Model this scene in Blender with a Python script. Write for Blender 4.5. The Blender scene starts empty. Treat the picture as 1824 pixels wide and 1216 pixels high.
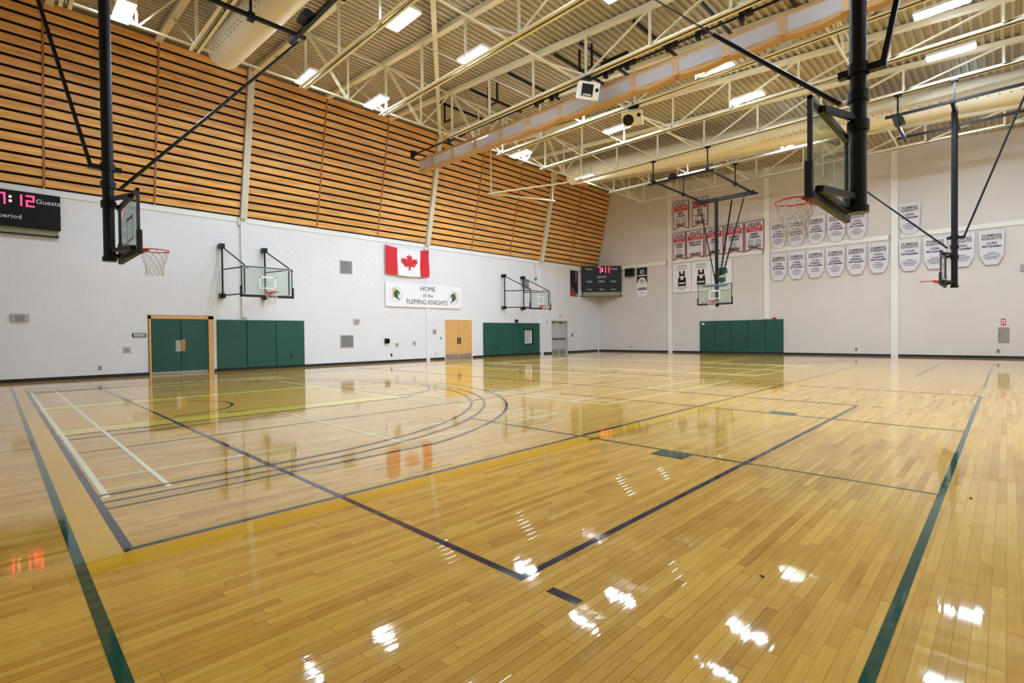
import bpy, bmesh, math, random
from mathutils import Vector, Matrix
random.seed(7)
sc = bpy.context.scene
COL = sc.collection

# ------------------------------------------------------------------ camera
F_PX, CAM_H = 902.98, 1.375
YAW, PIT, ROL = [math.radians(a) for a in (44.3364, -.8201, -.6292)]
FW = Vector((math.cos(YAW)*math.cos(PIT), math.sin(YAW)*math.cos(PIT), math.sin(PIT)))
RT = Vector((math.sin(YAW), -math.cos(YAW), 0))
UP = RT.cross(FW)
CR = math.cos(ROL)*RT + math.sin(ROL)*UP
CU = -math.sin(ROL)*RT + math.cos(ROL)*UP
cam = bpy.data.cameras.new('camera')
cam.sensor_width = 36.0
cam.lens = F_PX/1824*36
cam.clip_end = 200
camo = bpy.data.objects.new('camera', cam)
COL.objects.link(camo)
M = Matrix((CR, CU, -FW)).transposed().to_4x4()
M.translation = (0, 0, CAM_H)
camo.matrix_world = M
sc.camera = camo

# ------------------------------------------------------------------ world and exposure
w = bpy.data.worlds.new('world'); sc.world = w
w.use_nodes = True
w.node_tree.nodes['Background'].inputs[0].default_value = (.9, .93, 1, 1)
w.node_tree.nodes['Background'].inputs[1].default_value = .02
sc.view_settings.view_transform = 'Standard'
sc.view_settings.look = 'None'
sc.view_settings.gamma = 1
sc.view_settings.use_curve_mapping = False
sc.view_settings.exposure = 1.54
LAMP = 62.0          # radiance of the ceiling light lenses

# ------------------------------------------------------------------ materials
def lin(c):
    return tuple((x/255/12.92 if x/255 <= .04045 else ((x/255+.055)/1.055)**2.4) for x in c) + (1,)
MATS = {}
def mat(name, rgb, rough=.5, metal=0, spec=.5, emit=None, es=0, noise=0, nscale=5, coat=0, alpha=1, trans=0, bump=0, bscale=60, stretch=None):
    m = bpy.data.materials.new(name); m.use_nodes = True
    nt = m.node_tree; b = nt.nodes['Principled BSDF']
    b.inputs['Base Color'].default_value = lin(rgb)
    b.inputs['Roughness'].default_value = rough
    b.inputs['Metallic'].default_value = metal
    b.inputs['Specular IOR Level'].default_value = spec
    b.inputs['Coat Weight'].default_value = coat
    b.inputs['Alpha'].default_value = alpha
    b.inputs['Transmission Weight'].default_value = trans
    if emit:
        b.inputs['Emission Color'].default_value = lin(emit)
        b.inputs['Emission Strength'].default_value = es
    if noise or bump:
        tc = nt.nodes.new('ShaderNodeNewGeometry')
        src = tc.outputs['Position']
        if stretch:
            mp = nt.nodes.new('ShaderNodeMapping'); mp.inputs['Scale'].default_value = stretch
            nt.links.new(src, mp.inputs['Vector']); src = mp.outputs[0]
    if noise:
        n = nt.nodes.new('ShaderNodeTexNoise'); n.inputs['Scale'].default_value = nscale; n.inputs['Detail'].default_value = 4
        nt.links.new(src, n.inputs['Vector'])
        mr = nt.nodes.new('ShaderNodeMapRange')
        mr.inputs['From Min'].default_value = .3; mr.inputs['From Max'].default_value = .7
        mr.inputs['To Min'].default_value = 1-noise; mr.inputs['To Max'].default_value = 1+noise
        nt.links.new(n.outputs[0], mr.inputs[0])
        mx = nt.nodes.new('ShaderNodeVectorMath'); mx.operation = 'SCALE'
        mx.inputs[0].default_value = lin(rgb)[:3]
        nt.links.new(mr.outputs[0], mx.inputs['Scale'])
        nt.links.new(mx.outputs[0], b.inputs['Base Color'])
    if bump:
        n2 = nt.nodes.new('ShaderNodeTexNoise'); n2.inputs['Scale'].default_value = bscale
        nt.links.new(src, n2.inputs['Vector'])
        bp = nt.nodes.new('ShaderNodeBump'); bp.inputs['Strength'].default_value = bump; bp.inputs['Distance'].default_value = .01
        nt.links.new(n2.outputs[0], bp.inputs['Height']); nt.links.new(bp.outputs[0], b.inputs['Normal'])
    MATS[name] = m
    return m

WALL = mat('white_block_paint', (228, 227, 231), .5, noise=.02, nscale=.8, bump=.15, bscale=40)
WALLR = mat('warm_white_wall_paint', (216, 208, 203), .6, noise=.03, nscale=.5)
TRIM = mat('pale_trim_paint', (236, 234, 230), .45)
CREAM = mat('cream_steel_paint', (232, 224, 200), .4)
COLM = mat('column_paint', (214, 208, 190), .45)
DECK = mat('deck_paint', (178, 168, 148), .5, noise=.05, nscale=2)
DUCT = mat('duct_paint', (232, 222, 198), .45, noise=.02, nscale=1)
BLACK = mat('black_steel_paint', (10, 10, 13), .4, spec=.3)
DARKG = mat('dark_hole', (14, 13, 12), .8)
RUBBER = mat('black_rubber', (13, 13, 15), .55)
BASEB = mat('baseboard_rubber', (26, 24, 24), .5)
GREEN = mat('green_vinyl_pad', (16, 78, 66), .5, noise=.06, nscale=1.5, bump=.08, bscale=8)
GREENH = mat('green_print', (22, 92, 66), .6)
WOODD = mat('maple_door', (216, 170, 104), .35, noise=.07, nscale=2, stretch=(14, 14, .8))
GREYD = mat('pale_grey_door_paint', (186, 186, 182), .4)
METAL = mat('brushed_metal', (168, 166, 164), .35, metal=.7)
PLATE = mat('grey_plate', (180, 178, 180), .5)
RED = mat('red_cloth', (206, 34, 44), .7)
REDP = mat('red_print', (196, 26, 40), .6)
MAROON = mat('maroon_border', (140, 62, 72), .6)
WHITEC = mat('white_cloth', (238, 237, 242), .7)
BANNERW = mat('white_banner_vinyl', (222, 216, 226), .6)
ORIM = mat('orange_rim_paint', (206, 52, 34), .35)
NETM = mat('white_net_cord', (214, 208, 202), .8)
INK = mat('dark_ink', (38, 34, 44), .6)
INKG = mat('olive_ink', (84, 72, 40), .6)
INKP = mat('purple_ink', (40, 24, 60), .6)
INKL = mat('grey_ink', (80, 76, 78), .6)
NAVYP = mat('navy_print', (20, 20, 36), .6)
TANP = mat('tan_print', (206, 178, 116), .6)
CURT = mat('tan_curtain_vinyl', (184, 144, 96), .55, noise=.05, nscale=2)
LEDW = mat('white_score_print', (225, 225, 228), .5)
LEDR = mat('red_led', (255, 40, 70), .5, emit=(255, 30, 62), es=3.2)
LEDA = mat('amber_led', (255, 170, 120), .5, emit=(255, 150, 110), es=4)
LENS = mat('lamp_lens', (255, 255, 255), .5, emit=(212, 234, 255), es=LAMP*1.06)
HOUS = mat('white_lamp_housing', (235, 235, 232), .4)
BACKW = mat('dark_acoustic_backing', (30, 20, 14), .9)
SEAMW = mat('wood_seam_post', (168, 112, 66), .5)
FASCIA = mat('grey_fascia', (120, 113, 98), .6)
SPKW = mat('white_speaker_shell', (236, 232, 226), .4)

def glassmat(name, tint, a):
    m = bpy.data.materials.new(name); m.use_nodes = True; nt = m.node_tree
    nt.nodes.clear()
    out = nt.nodes.new('ShaderNodeOutputMaterial')
    tr = nt.nodes.new('ShaderNodeBsdfTransparent'); tr.inputs[0].default_value = lin(tint)
    gl = nt.nodes.new('ShaderNodeBsdfGlossy'); gl.inputs['Roughness'].default_value = .02
    fr = nt.nodes.new('ShaderNodeFresnel'); fr.inputs['IOR'].default_value = 1.5
    df = nt.nodes.new('ShaderNodeBsdfDiffuse'); df.inputs[0].default_value = lin((200, 214, 205))
    m1 = nt.nodes.new('ShaderNodeMixShader'); m1.inputs[0].default_value = a
    nt.links.new(tr.outputs[0], m1.inputs[1]); nt.links.new(df.outputs[0], m1.inputs[2])
    mx = nt.nodes.new('ShaderNodeMixShader')
    g2 = nt.nodes.new('ShaderNodeNewGeometry'); inv = nt.nodes.new('ShaderNodeMath'); inv.operation = 'SUBTRACT'; inv.inputs[0].default_value = 1
    nt.links.new(g2.outputs['Backfacing'], inv.inputs[1])
    ml = nt.nodes.new('ShaderNodeMath'); ml.operation = 'MULTIPLY'; nt.links.new(fr.outputs[0], ml.inputs[0]); nt.links.new(inv.outputs[0], ml.inputs[1])
    nt.links.new(ml.outputs[0], mx.inputs[0]); nt.links.new(m1.outputs[0], mx.inputs[1]); nt.links.new(gl.outputs[0], mx.inputs[2])
    nt.links.new(mx.outputs[0], out.inputs[0])
    return m
GLASS = glassmat('backboard_glass', (240, 247, 243), .05)
MESHW = glassmat('curtain_mesh_window', (250, 250, 250), .82)
_n = MESHW.node_tree
for q in list(_n.nodes):
    if q.type == 'BSDF_DIFFUSE':
        q.inputs[0].default_value = lin((238, 236, 240))
        tl = _n.nodes.new('ShaderNodeBsdfTranslucent'); tl.inputs[0].default_value = lin((238, 236, 240))
        m2 = _n.nodes.new('ShaderNodeMixShader'); m2.inputs[0].default_value = .5
        _n.links.new(tl.outputs[0], m2.inputs[2])
        tgt = q.outputs[0].links[0].to_socket; _n.links.new(m2.outputs[0], tgt); _n.links.new(q.outputs[0], m2.inputs[1])

# wood slats: veneer streaks and a tone of its own for each slat
def slat_material():
    m = bpy.data.materials.new('maple_veneer_slat'); m.use_nodes = True; nt = m.node_tree; b = nt.nodes['Principled BSDF']
    b.inputs['Roughness'].default_value = .42
    geo = nt.nodes.new('ShaderNodeNewGeometry')
    mp = nt.nodes.new('ShaderNodeMapping'); mp.inputs['Scale'].default_value = (.5, 6, 7)
    nt.links.new(geo.outputs['Position'], mp.inputs['Vector'])
    oi = nt.nodes.new('ShaderNodeObjectInfo')
    ad = nt.nodes.new('ShaderNodeVectorMath'); ad.operation = 'SCALE'; ad.inputs['Scale'].default_value = 37
    cb = nt.nodes.new('ShaderNodeCombineXYZ'); nt.links.new(oi.outputs['Random'], cb.inputs[0])
    nt.links.new(cb.outputs[0], ad.inputs[0])
    a2 = nt.nodes.new('ShaderNodeVectorMath'); nt.links.new(mp.outputs[0], a2.inputs[0]); nt.links.new(ad.outputs[0], a2.inputs[1])
    n = nt.nodes.new('ShaderNodeTexNoise'); n.inputs['Scale'].default_value = 1.6; n.inputs['Detail'].default_value = 5
    nt.links.new(a2.outputs[0], n.inputs['Vector'])
    cr = nt.nodes.new('ShaderNodeValToRGB')
    e = cr.color_ramp.elements
    e[0].position = .3; e[0].color = lin((206, 142, 78))
    e[1].position = .72; e[1].color = lin((244, 196, 120))
    k = e.new(.5); k.color = lin((228, 170, 98))
    nt.links.new(n.outputs[0], cr.inputs[0])
    mr = nt.nodes.new('ShaderNodeMapRange'); mr.inputs['To Min'].default_value = .9; mr.inputs['To Max'].default_value = 1.1
    nt.links.new(oi.outputs['Random'], mr.inputs[0])
    sx = nt.nodes.new('ShaderNodeVectorMath'); sx.operation = 'SCALE'
    nt.links.new(cr.outputs[0], sx.inputs[0]); nt.links.new(mr.outputs[0], sx.inputs['Scale'])
    nt.links.new(sx.outputs[0], b.inputs['Base Color'])
    return m
SLAT = slat_material()

# floor: strip maple laid along x; the same row and board layout is built as planks near the camera
BW = .0572
def board_layout(row):
    L = .6 + .15*math.floor(5*((row*.7548) % 1.0))
    return L, ((row*.618034) % 1.0)*L
def floor_material(name, paint=None):
    m = bpy.data.materials.new(name); m.use_nodes = True; nt = m.node_tree; b = nt.nodes['Principled BSDF']
    L = nt.links.new
    def math_(op, a, c=None, d=None):
        n = nt.nodes.new('ShaderNodeMath'); n.operation = op
        for i, v in enumerate((a, c, d)):
            if v is None: continue
            if isinstance(v, (int, float)): n.inputs[i].default_value = v
            else: L(v, n.inputs[i])
        return n.outputs[0]
    geo = nt.nodes.new('ShaderNodeNewGeometry')
    sp = nt.nodes.new('ShaderNodeSeparateXYZ'); L(geo.outputs['Position'], sp.inputs[0])
    x, y = sp.outputs[0], sp.outputs[1]
    v = math_('DIVIDE', math_('ADD', y, 10.0*BW*10), BW)
    row = math_('FLOOR', v)
    ln = math_('ADD', math_('MULTIPLY', math_('FLOOR', math_('MULTIPLY', math_('FRACT', math_('MULTIPLY', row, .7548)), 5)), .15), .6)
    off = math_('MULTIPLY', math_('FRACT', math_('MULTIPLY', row, .618034)), ln)
    u = math_('DIVIDE', math_('SUBTRACT', math_('ADD', x, 60), off), ln)
    idx = math_('FLOOR', u)
    cb = nt.nodes.new('ShaderNodeCombineXYZ'); L(row, cb.inputs[0]); L(idx, cb.inputs[1])
    wn = nt.nodes.new('ShaderNodeTexWhiteNoise'); wn.noise_dimensions = '2D'; L(cb.outputs[0], wn.inputs['Vector'])
    fine = nt.nodes.new('ShaderNodeMapping'); fine.inputs['Scale'].default_value = (3, 60, 1)
    L(geo.outputs['Position'], fine.inputs['Vector'])
    sh = nt.nodes.new('ShaderNodeVectorMath'); L(fine.outputs[0], sh.inputs[0])
    s2 = nt.nodes.new('ShaderNodeVectorMath'); s2.operation = 'SCALE'; s2.inputs['Scale'].default_value = 30
    L(wn.outputs['Color'], s2.inputs[0]); L(s2.outputs[0], sh.inputs[1])
    gn = nt.nodes.new('ShaderNodeTexNoise'); gn.inputs['Scale'].default_value = 1; gn.inputs['Detail'].default_value = 5; gn.inputs['Roughness'].default_value = .6
    L(sh.outputs[0], gn.inputs['Vector'])
    big = nt.nodes.new('ShaderNodeTexNoise'); big.inputs['Scale'].default_value = 5; L(geo.outputs['Position'], big.inputs['Vector'])
    val = math_('ADD', math_('MULTIPLY', wn.outputs['Value'], .42), math_('ADD', math_('MULTIPLY', gn.outputs[0], .55), math_('MULTIPLY', big.outputs[0], .26)))
    cr = nt.nodes.new('ShaderNodeValToRGB'); e = cr.color_ramp.elements
    e[0].position = .24; e[0].color = lin((166, 112, 30))
    e[1].position = 1.05 if False else .98; e[1].color = lin((236, 190, 88))
    k = e.new(.46); k.color = lin((204, 153, 54))
    k = e.new(.72); k.color = lin((222, 172, 70))
    L(val, cr.inputs[0])
    # seams between boards
    fv = math_('FRACT', v); fu = math_('MULTIPLY', math_('FRACT', u), ln)
    edge = math_('MINIMUM', math_('MINIMUM', fv, math_('SUBTRACT', 1, fv)), math_('MULTIPLY', fu, 12))
    seam = math_('GREATER_THAN', edge, .022)
    dark = math_('ADD', math_('MULTIPLY', seam, .2), .8)
    mx = nt.nodes.new('ShaderNodeVectorMath'); mx.operation = 'SCALE'
    if paint:
        cc = nt.nodes.new('ShaderNodeVectorMath'); cc.operation = 'ADD'
        k1 = nt.nodes.new('ShaderNodeVectorMath'); k1.operation = 'SCALE'; k1.inputs['Scale'].default_value = paint[1]
        L(cr.outputs[0], k1.inputs[0]); L(k1.outputs[0], cc.inputs[0])
        cc.inputs[1].default_value = tuple(q*(1-paint[1]) for q in lin(paint[0])[:3])
        L(cc.outputs[0], mx.inputs[0])
    else:
        L(cr.outputs[0], mx.inputs[0])
    L(dark, mx.inputs['Scale'])
    L(mx.outputs[0], b.inputs['Base Color'])
    b.inputs['Roughness'].default_value = .45
    b.inputs['Specular IOR Level'].default_value = .05
    b.inputs['Coat Weight'].default_value = 1
    b.inputs['Coat IOR'].default_value = 1.38
    b.inputs['Coat Roughness'].default_value = .035
    sc_ = nt.nodes.new('ShaderNodeTexNoise'); sc_.inputs['Scale'].default_value = 1.7; sc_.inputs['Detail'].default_value = 7; sc_.inputs['Roughness'].default_value = .7
    L(geo.outputs['Position'], sc_.inputs['Vector'])
    sr = nt.nodes.new('ShaderNodeMapRange'); sr.inputs['From Min'].default_value = .56; sr.inputs['From Max'].default_value = .72; sr.inputs['To Min'].default_value = .035; sr.inputs['To Max'].default_value = .13
    L(sc_.outputs[0], sr.inputs[0]); L(sr.outputs[0], b.inputs['Coat Roughness'])
    # varnish relief: each board tips a little, with fine ripples along the grain
    rm = nt.nodes.new('ShaderNodeMapping'); rm.inputs['Scale'].default_value = (2.2, 16, 1); L(geo.outputs['Position'], rm.inputs['Vector'])
    rp = nt.nodes.new('ShaderNodeTexNoise'); rp.inputs['Scale'].default_value = 1.2; rp.inputs['Detail'].default_value = 3; L(rm.outputs[0], rp.inputs['Vector'])
    tip = math_('MULTIPLY', math_('SUBTRACT', wn.outputs['Value'], .5), math_('SUBTRACT', fv, .5))
    hgt = math_('ADD', math_('MULTIPLY', rp.outputs[0], .55), math_('MULTIPLY', tip, .55))
    bp = nt.nodes.new('ShaderNodeBump'); bp.inputs['Strength'].default_value = 1; bp.inputs['Distance'].default_value = .0009
    L(hgt, bp.inputs['Height'])
    L(bp.outputs[0], b.inputs['Coat Normal'])
    return m
FLOORM = floor_material('maple_strip_floor')
KEYM = floor_material('amber_stained_maple', ((236, 178, 40), .35))
def paintm(name, c):
    m = mat(name, c, .5, coat=1, spec=.05)
    b = m.node_tree.nodes['Principled BSDF']; b.inputs['Coat Roughness'].default_value = .04; b.inputs['Coat IOR'].default_value = 1.38
    return m
PG = paintm('green_court_paint', (0, 70, 48)); PB = paintm('navy_court_paint', (14, 20, 58)); PK = paintm('black_court_paint', (20, 17, 22))
PO = paintm('orange_court_paint', (222, 168, 0)); PY = paintm('yellow_court_paint', (240, 208, 66)); PC = paintm('cream_court_paint', (246, 242, 204))
PD = paintm('charcoal_court_paint', (50, 45, 46))

# ------------------------------------------------------------------ mesh builder
def origin(o):
    v = Vector((0, 0, 0))
    while o:
        v += o.location; o = o.parent
    return v
class MB:
    def __init__(s, tf=None): s.v = []; s.f = []; s.mi = []; s.cur = 0; s.tf = tf; s.sm = []
    def add(s, vs, fs, smooth=False):
        n = len(s.v)
        for p in vs:
            p = Vector(p); s.v.append(s.tf @ p if s.tf else p)
        for q in fs: s.f.append([n+i for i in q]); s.mi.append(s.cur); s.sm.append(smooth)
        return s
    def box(s, a, b):
        x0, y0, z0 = a; x1, y1, z1 = b
        x0, x1 = sorted((x0, x1)); y0, y1 = sorted((y0, y1)); z0, z1 = sorted((z0, z1))
        return s.add([(x0,y0,z0),(x1,y0,z0),(x1,y1,z0),(x0,y1,z0),(x0,y0,z1),(x1,y0,z1),(x1,y1,z1),(x0,y1,z1)],
              [(0,3,2,1),(4,5,6,7),(0,1,5,4),(1,2,6,5),(2,3,7,6),(3,0,4,7)])
    def cbox(s, c, d):
        return s.box((c[0]-d[0]/2, c[1]-d[1]/2, c[2]-d[2]/2), (c[0]+d[0]/2, c[1]+d[1]/2, c[2]+d[2]/2))
    def bar(s, a, b, w, h, up=(0, 0, 1)):
        a = Vector(a); b = Vector(b); d = (b-a).normalized(); u = Vector(up)
        if abs(d.dot(u)) > .99: u = Vector((1, 0, 0))
        r = d.cross(u).normalized(); u = r.cross(d)
        vs = [p + r*sx*w/2 + u*sy*h/2 for p in (a, b) for sx, sy in ((-1,-1),(1,-1),(1,1),(-1,1))]
        return s.add(vs, [(0,3,2,1),(4,5,6,7),(0,1,5,4),(1,2,6,5),(2,3,7,6),(3,0,4,7)][:6])
    def tube(s, a, b, r, n=8, r2=None):
        a = Vector(a); b = Vector(b); d = (b-a).normalized(); u = Vector((0, 0, 1))
        if abs(d.dot(u)) > .95: u = Vector((1, 0, 0))
        x = d.cross(u).normalized(); y = x.cross(d); r2 = r if r2 is None else r2
        vs = [p + (x*math.cos(2*math.pi*i/n) + y*math.sin(2*math.pi*i/n))*rr for p, rr in ((a, r), (b, r2)) for i in range(n)]
        fs = [(i, (i+1) % n, n+(i+1) % n, n+i) for i in range(n)]
        s.add(vs, fs, n > 6)
        s.add(vs, [tuple(reversed(range(n))), tuple(range(n, 2*n))])
        return s
    def ring(s, c, R, r, n=28, k=6, ax=(0, 0, 1)):
        c = Vector(c); ax = Vector(ax); u = Vector((1, 0, 0)) if abs(ax.x) < .9 else Vector((0, 1, 0))
        x = ax.cross(u).normalized(); y = ax.cross(x)
        vs = []; fs = []
        for i in range(n):
            t = 2*math.pi*i/n; d = x*math.cos(t) + y*math.sin(t)
            for j in range(k):
                p = 2*math.pi*j/k; vs.append(c + d*(R + r*math.cos(p)) + ax*r*math.sin(p))
        for i in range(n):
            for j in range(k):
                fs.append((i*k+j, ((i+1) % n)*k+j, ((i+1) % n)*k+(j+1) % k, i*k+(j+1) % k))
        return s.add(vs, fs, True)
    def prism(s, pts, off):     # planar polygon (3d points) extruded by vector off
        off = Vector(off); a = [Vector(p) for p in pts]; b = [p+off for p in a]; n = len(a)
        return s.add(a+b, [tuple(reversed(range(n))), tuple(range(n, 2*n))] + [(i, (i+1) % n, n+(i+1) % n, n+i) for i in range(n)])
    def mesh(s, name, mats, org=Vector((0, 0, 0)), bevel=0):
        me = bpy.data.meshes.new(name)
        me.from_pydata([v-org for v in s.v], [], s.f)
        for m in (mats if isinstance(mats, (list, tuple)) else [mats]): me.materials.append(m)
        me.polygons.foreach_set('material_index', s.mi)
        me.polygons.foreach_set('use_smooth', s.sm)
        bm = bmesh.new(); bm.from_mesh(me)
        bmesh.ops.recalc_face_normals(bm, faces=bm.faces)
        if bevel:
            es = [e for e in bm.edges if len(e.link_faces) == 2 and e.calc_face_angle(0) > .8]
            bmesh.ops.bevel(bm, geom=es, offset=bevel, segments=1, affect='EDGES')
        bm.to_mesh(me); bm.free(); me.update()
        return me
    def build(s, name, mats, parent=None, kind=None, bevel=0, label=None, at=None):
        org = origin(parent) if parent else Vector((0, 0, 0))
        loc = Vector((0, 0, 0))
        if at is not None: loc = Vector(at)-org; org = Vector(at)
        o = bpy.data.objects.new(name, s.mesh(name, mats, org, bevel))
        COL.objects.link(o); o.location = loc
        if parent: o.parent = parent
        if kind: o['kind'] = kind
        if label: o['label'] = label
        return o
def thing(name, label, cat, loc, group=None):
    o = bpy.data.objects.new(name, None); COL.objects.link(o); o.location = loc; o.empty_display_size = .2
    o['label'] = label; o['category'] = cat
    if group: o['group'] = group
    return o
def tag(o, label, cat, group=None):
    o['label'] = label; o['category'] = cat
    if group: o['group'] = group
    return o
def copy_tree(o, parent=None):
    c = o.copy(); COL.objects.link(c)
    if parent: c.parent = parent
    for ch in list(o.children): copy_tree(ch, c)
    return c
_tm = {}
def text_mesh(txt, size, m, align='CENTER', ext=.002, shear=0, bold=0):
    key = (txt, size, m.name, align)
    if key in _tm: return _tm[key]
    cu = bpy.data.curves.new('lettering', 'FONT'); cu.body = txt; cu.size = size; cu.align_x = align; cu.align_y = 'CENTER'
    cu.extrude = ext; cu.resolution_u = 2; cu.shear = shear; cu.offset = bold
    o = bpy.data.objects.new('tmp', cu); COL.objects.link(o)
    me = bpy.data.meshes.new_from_object(o)
    bpy.data.objects.remove(o); me.materials.clear(); me.materials.append(m)
    _tm[key] = me
    return me
def frame_axes(wall):       # x along the reader's right, y up, z out of the wall
    if wall == 'L': return Matrix(((1, 0, 0), (0, 0, -1), (0, 1, 0))).to_4x4()
    if wall == 'R': return Matrix(((0, 0, -1), (-1, 0, 0), (0, 1, 0))).to_4x4()
    if wall == 'C':         # board hung across the corner, facing the middle of the room
        s = math.sqrt(.5); return Matrix(((s, 0, -s), (-s, 0, -s), (0, 1, 0))).to_4x4()
def put_text(txt, size, m, pos, wall, parent, sx=1, **k):
    o = bpy.data.objects.new('lettering', text_mesh(txt, size, m, **k)); COL.objects.link(o)
    o.parent = parent
    R = frame_axes(wall).copy(); R = R @ Matrix.Diagonal((sx, 1, 1, 1))
    R.translation = Vector(pos)-origin(parent)
    o.matrix_local = R
    return o

# ------------------------------------------------------------------ room sizes
YL, XR, YN, XN = 22.8, 32.93, -4.7, -4.6
def deck(y): return 10.55 + .067*(y+.2)
ZB = 9.75
WB, WT = (22.75, 6.35), (21.5, 11.95)        # foot and head (y, z) of the leaning slatted wall

# floor
fb = MB().add([(XN, YN, -.0022), (XR+.2, YN, -.0022), (XR+.2, YL+.4, -.0022), (XN, YL+.4, -.0022), (XN, YN, -.2), (XR+.2, YN, -.2), (XR+.2, YL+.4, -.2), (XN, YL+.4, -.2)],
              [(0, 1, 2, 3), (7, 6, 5, 4), (0, 4, 5, 1), (1, 5, 6, 2), (2, 6, 7, 3), (3, 7, 4, 0)])
floor = fb.build('floor', FLOORM, kind='structure')
# planks near the camera
def in_view(x, y, m=.12):
    f = x*FW.x + y*FW.y; r = x*CR.x + y*CR.y
    return f > 1.75 and abs(r) < f*1.01+m
cand = []
r0, r1 = int((-4+100*BW)/BW), int((5.6+100*BW)/BW)
for row in range(r0, r1+1):
    y0 = row*BW - 100*BW
    L_, off = board_layout(row)
    k0 = int((60-1)/L_)-2
    for k in range(k0, k0+14):
        x0 = k*L_+off-60; x1 = x0+L_
        pts = [(x0, y0), (x1, y0), (x0, y0+BW), (x1, y0+BW), ((x0+x1)/2, y0+BW/2)]
        if not any(in_view(*p) for p in pts): continue
        d = min(max(p[0]*FW.x+p[1]*FW.y, 1.8) for p in pts)
        if pts[4][0]*FW.x + pts[4][1]*FW.y < 5.3: cand.append((d, x0, y0, L_))
cand.sort()
pm = {}
def plank_mb(x0, y0, L_, mb):
    g = .0006; a = .0009
    mb.add([(x0+g, y0+g, -.002), (x0+L_-g, y0+g, -.002), (x0+L_-g, y0+BW-g, -.002), (x0+g, y0+BW-g, -.002),
            (x0+g, y0+g, -.0006), (x0+L_-g, y0+g, -.0006), (x0+L_-g, y0+BW-g, -.0006), (x0+g, y0+BW-g, -.0006),
            (x0+g+a, y0+g+a, 0), (x0+L_-g-a, y0+g+a, 0), (x0+L_-g-a, y0+BW-g-a, 0), (x0+g+a, y0+BW-g-a, 0)],
           [(0,1,5,4),(1,2,6,5),(2,3,7,6),(3,0,4,7),(4,5,9,8),(5,6,10,9),(6,7,11,10),(7,4,8,11),(8,9,10,11)])
for d, x0, y0, L_ in cand[:300]:
    if round(L_, 2) not in pm:
        mb = MB(); plank_mb(-L_/2, -BW/2, L_, mb); pm[round(L_, 2)] = mb.mesh('plank', FLOORM)
    o = bpy.data.objects.new('plank', pm[round(L_, 2)]); COL.objects.link(o); o.parent = floor
    o.location = (x0+L_/2, y0+BW/2, 0)
mb = MB()
for d, x0, y0, L_ in cand[300:]: plank_mb(x0, y0, L_, mb)
mb.build('plank_field', FLOORM, floor, kind='stuff')

# court markings, thin coats of paint lying on the boards
lay = [0]
def mark(name, m, rects, label=None, top=.0008):
    mb = MB()
    for x0, x1, y0, y1 in rects:
        lay[0] += 1; mb.box((x0, y0, -.002), (x1, y1, top+lay[0]*4e-6))
    return mb.build(name, m, floor, label=label)
def arcmark(name, m, c, r, a0, a1, wd, label=None, top=.0013, n=48):
    vs = []; fs = []
    for i in range(n+1):
        t = math.radians(a0+(a1-a0)*i/n)
        if i == 0: lay[0] += 1
        for rr in (r-wd/2, r+wd/2): vs.append((c[0]+rr*math.cos(t), c[1]+rr*math.sin(t), top+lay[0]*4e-6))
    fs = [(2*i, 2*i+1, 2*i+3, 2*i+2) for i in range(n)]
    return MB().add(vs, fs).build(name, m, floor, label=label)
FX0, FX1, FY0, FY1 = .59, 29.25, 4.11, 19.3
KC = 11.75
mark('key_area', KEYM, [(.615, 6.4, 10.2, 13.3)], 'amber stained rectangle between the yellow lane bands, left end', .0002)
mark('key_area', KEYM, [(FX1-5.8, FX1, 10.2, 13.3)], 'amber stained rectangle between the lane bands, far end', .0002)
mark('border_band', PO, [(.365, .565, 3.82, 20.2)], 'wide orange band along the left baseline', .0004)
mark('border_band', PO, [(.565, 29.4, 3.8, 4.07)], 'wide orange band along the near sideline', .0004)
mark('lane_band', PY, [(.62, 6.55, 9.62, 10.22)], 'wide yellow band nearer the camera', .0005)
mark('lane_band', PY, [(.62, 6.55, 13.3, 13.9)], 'wide yellow band nearer the green doors', .0005)
mark('lane_band', PY, [(FX1-5.9, FX1, 9.62, 10.22), (FX1-5.9, FX1, 13.3, 13.9)], 'pair of yellow bands at the far end', .0005)
mark('baseline', PK, [(.565, .62, FY0-.05, 19.35)], 'charcoal baseline inside the orange band', .0009)
mark('sideline', PK, [(.565, FX1, FY0-.045, FY0+.015)], 'charcoal sideline above the orange band', .0009)
mark('sideline', PK, [(.565, FX1, 19.3, 19.36)], 'charcoal sideline near the white wall', .0009)
mark('baseline', PK, [(FX1, FX1+.06, FY0-.05, 19.35)], 'charcoal baseline at the far end', .0009)
mark('half_court_line', PD, [(14.9, 14.94, FY0, 19.3)], top=.0009)
mark('free_throw_line', PD, [(6.4, 6.44, 9.65, 13.9)], top=.0011)
for k, (y0, y1) in enumerate(((9.58, 9.62), (10.22, 10.25), (13.27, 13.3), (13.9, 13.93))):
    mark('lane_line', PK, [(.62, 6.5, y0, y1)], top=.0009)
mark('lane_block', PG, [(2.95, 3.3, 10.18, 10.26), (2.95, 3.3, 13.26, 13.34), (4.6, 4.75, 9.5, 9.6), (1.6, 1.72, 9.5, 9.6)], 'dark blocks along the lane', .0012)
mark('volleyball_attack_line', PD, [(.62, 28.5, 8.0, 8.025)], top=.0009)
mark('restraining_line', PD, [(.62, 3.4, 9.15, 9.175)], top=.0009)
mark('green_boundary', PG, [(.318, .372, -4.4, 21.3)], 'green line crossing the lower left', .0012)
mark('green_boundary', PG, [(-4.4, 14.2, .365, .415)], 'green line running up the right side', .0012)
mark('green_boundary', PG, [(16.15, 29.4, .365, .415)], 'green line beyond the gap, near the far wall', .0012)
mark('green_service_line', PG, [(5.465, 5.5, .39, 6.35)], top=.0012)
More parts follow.
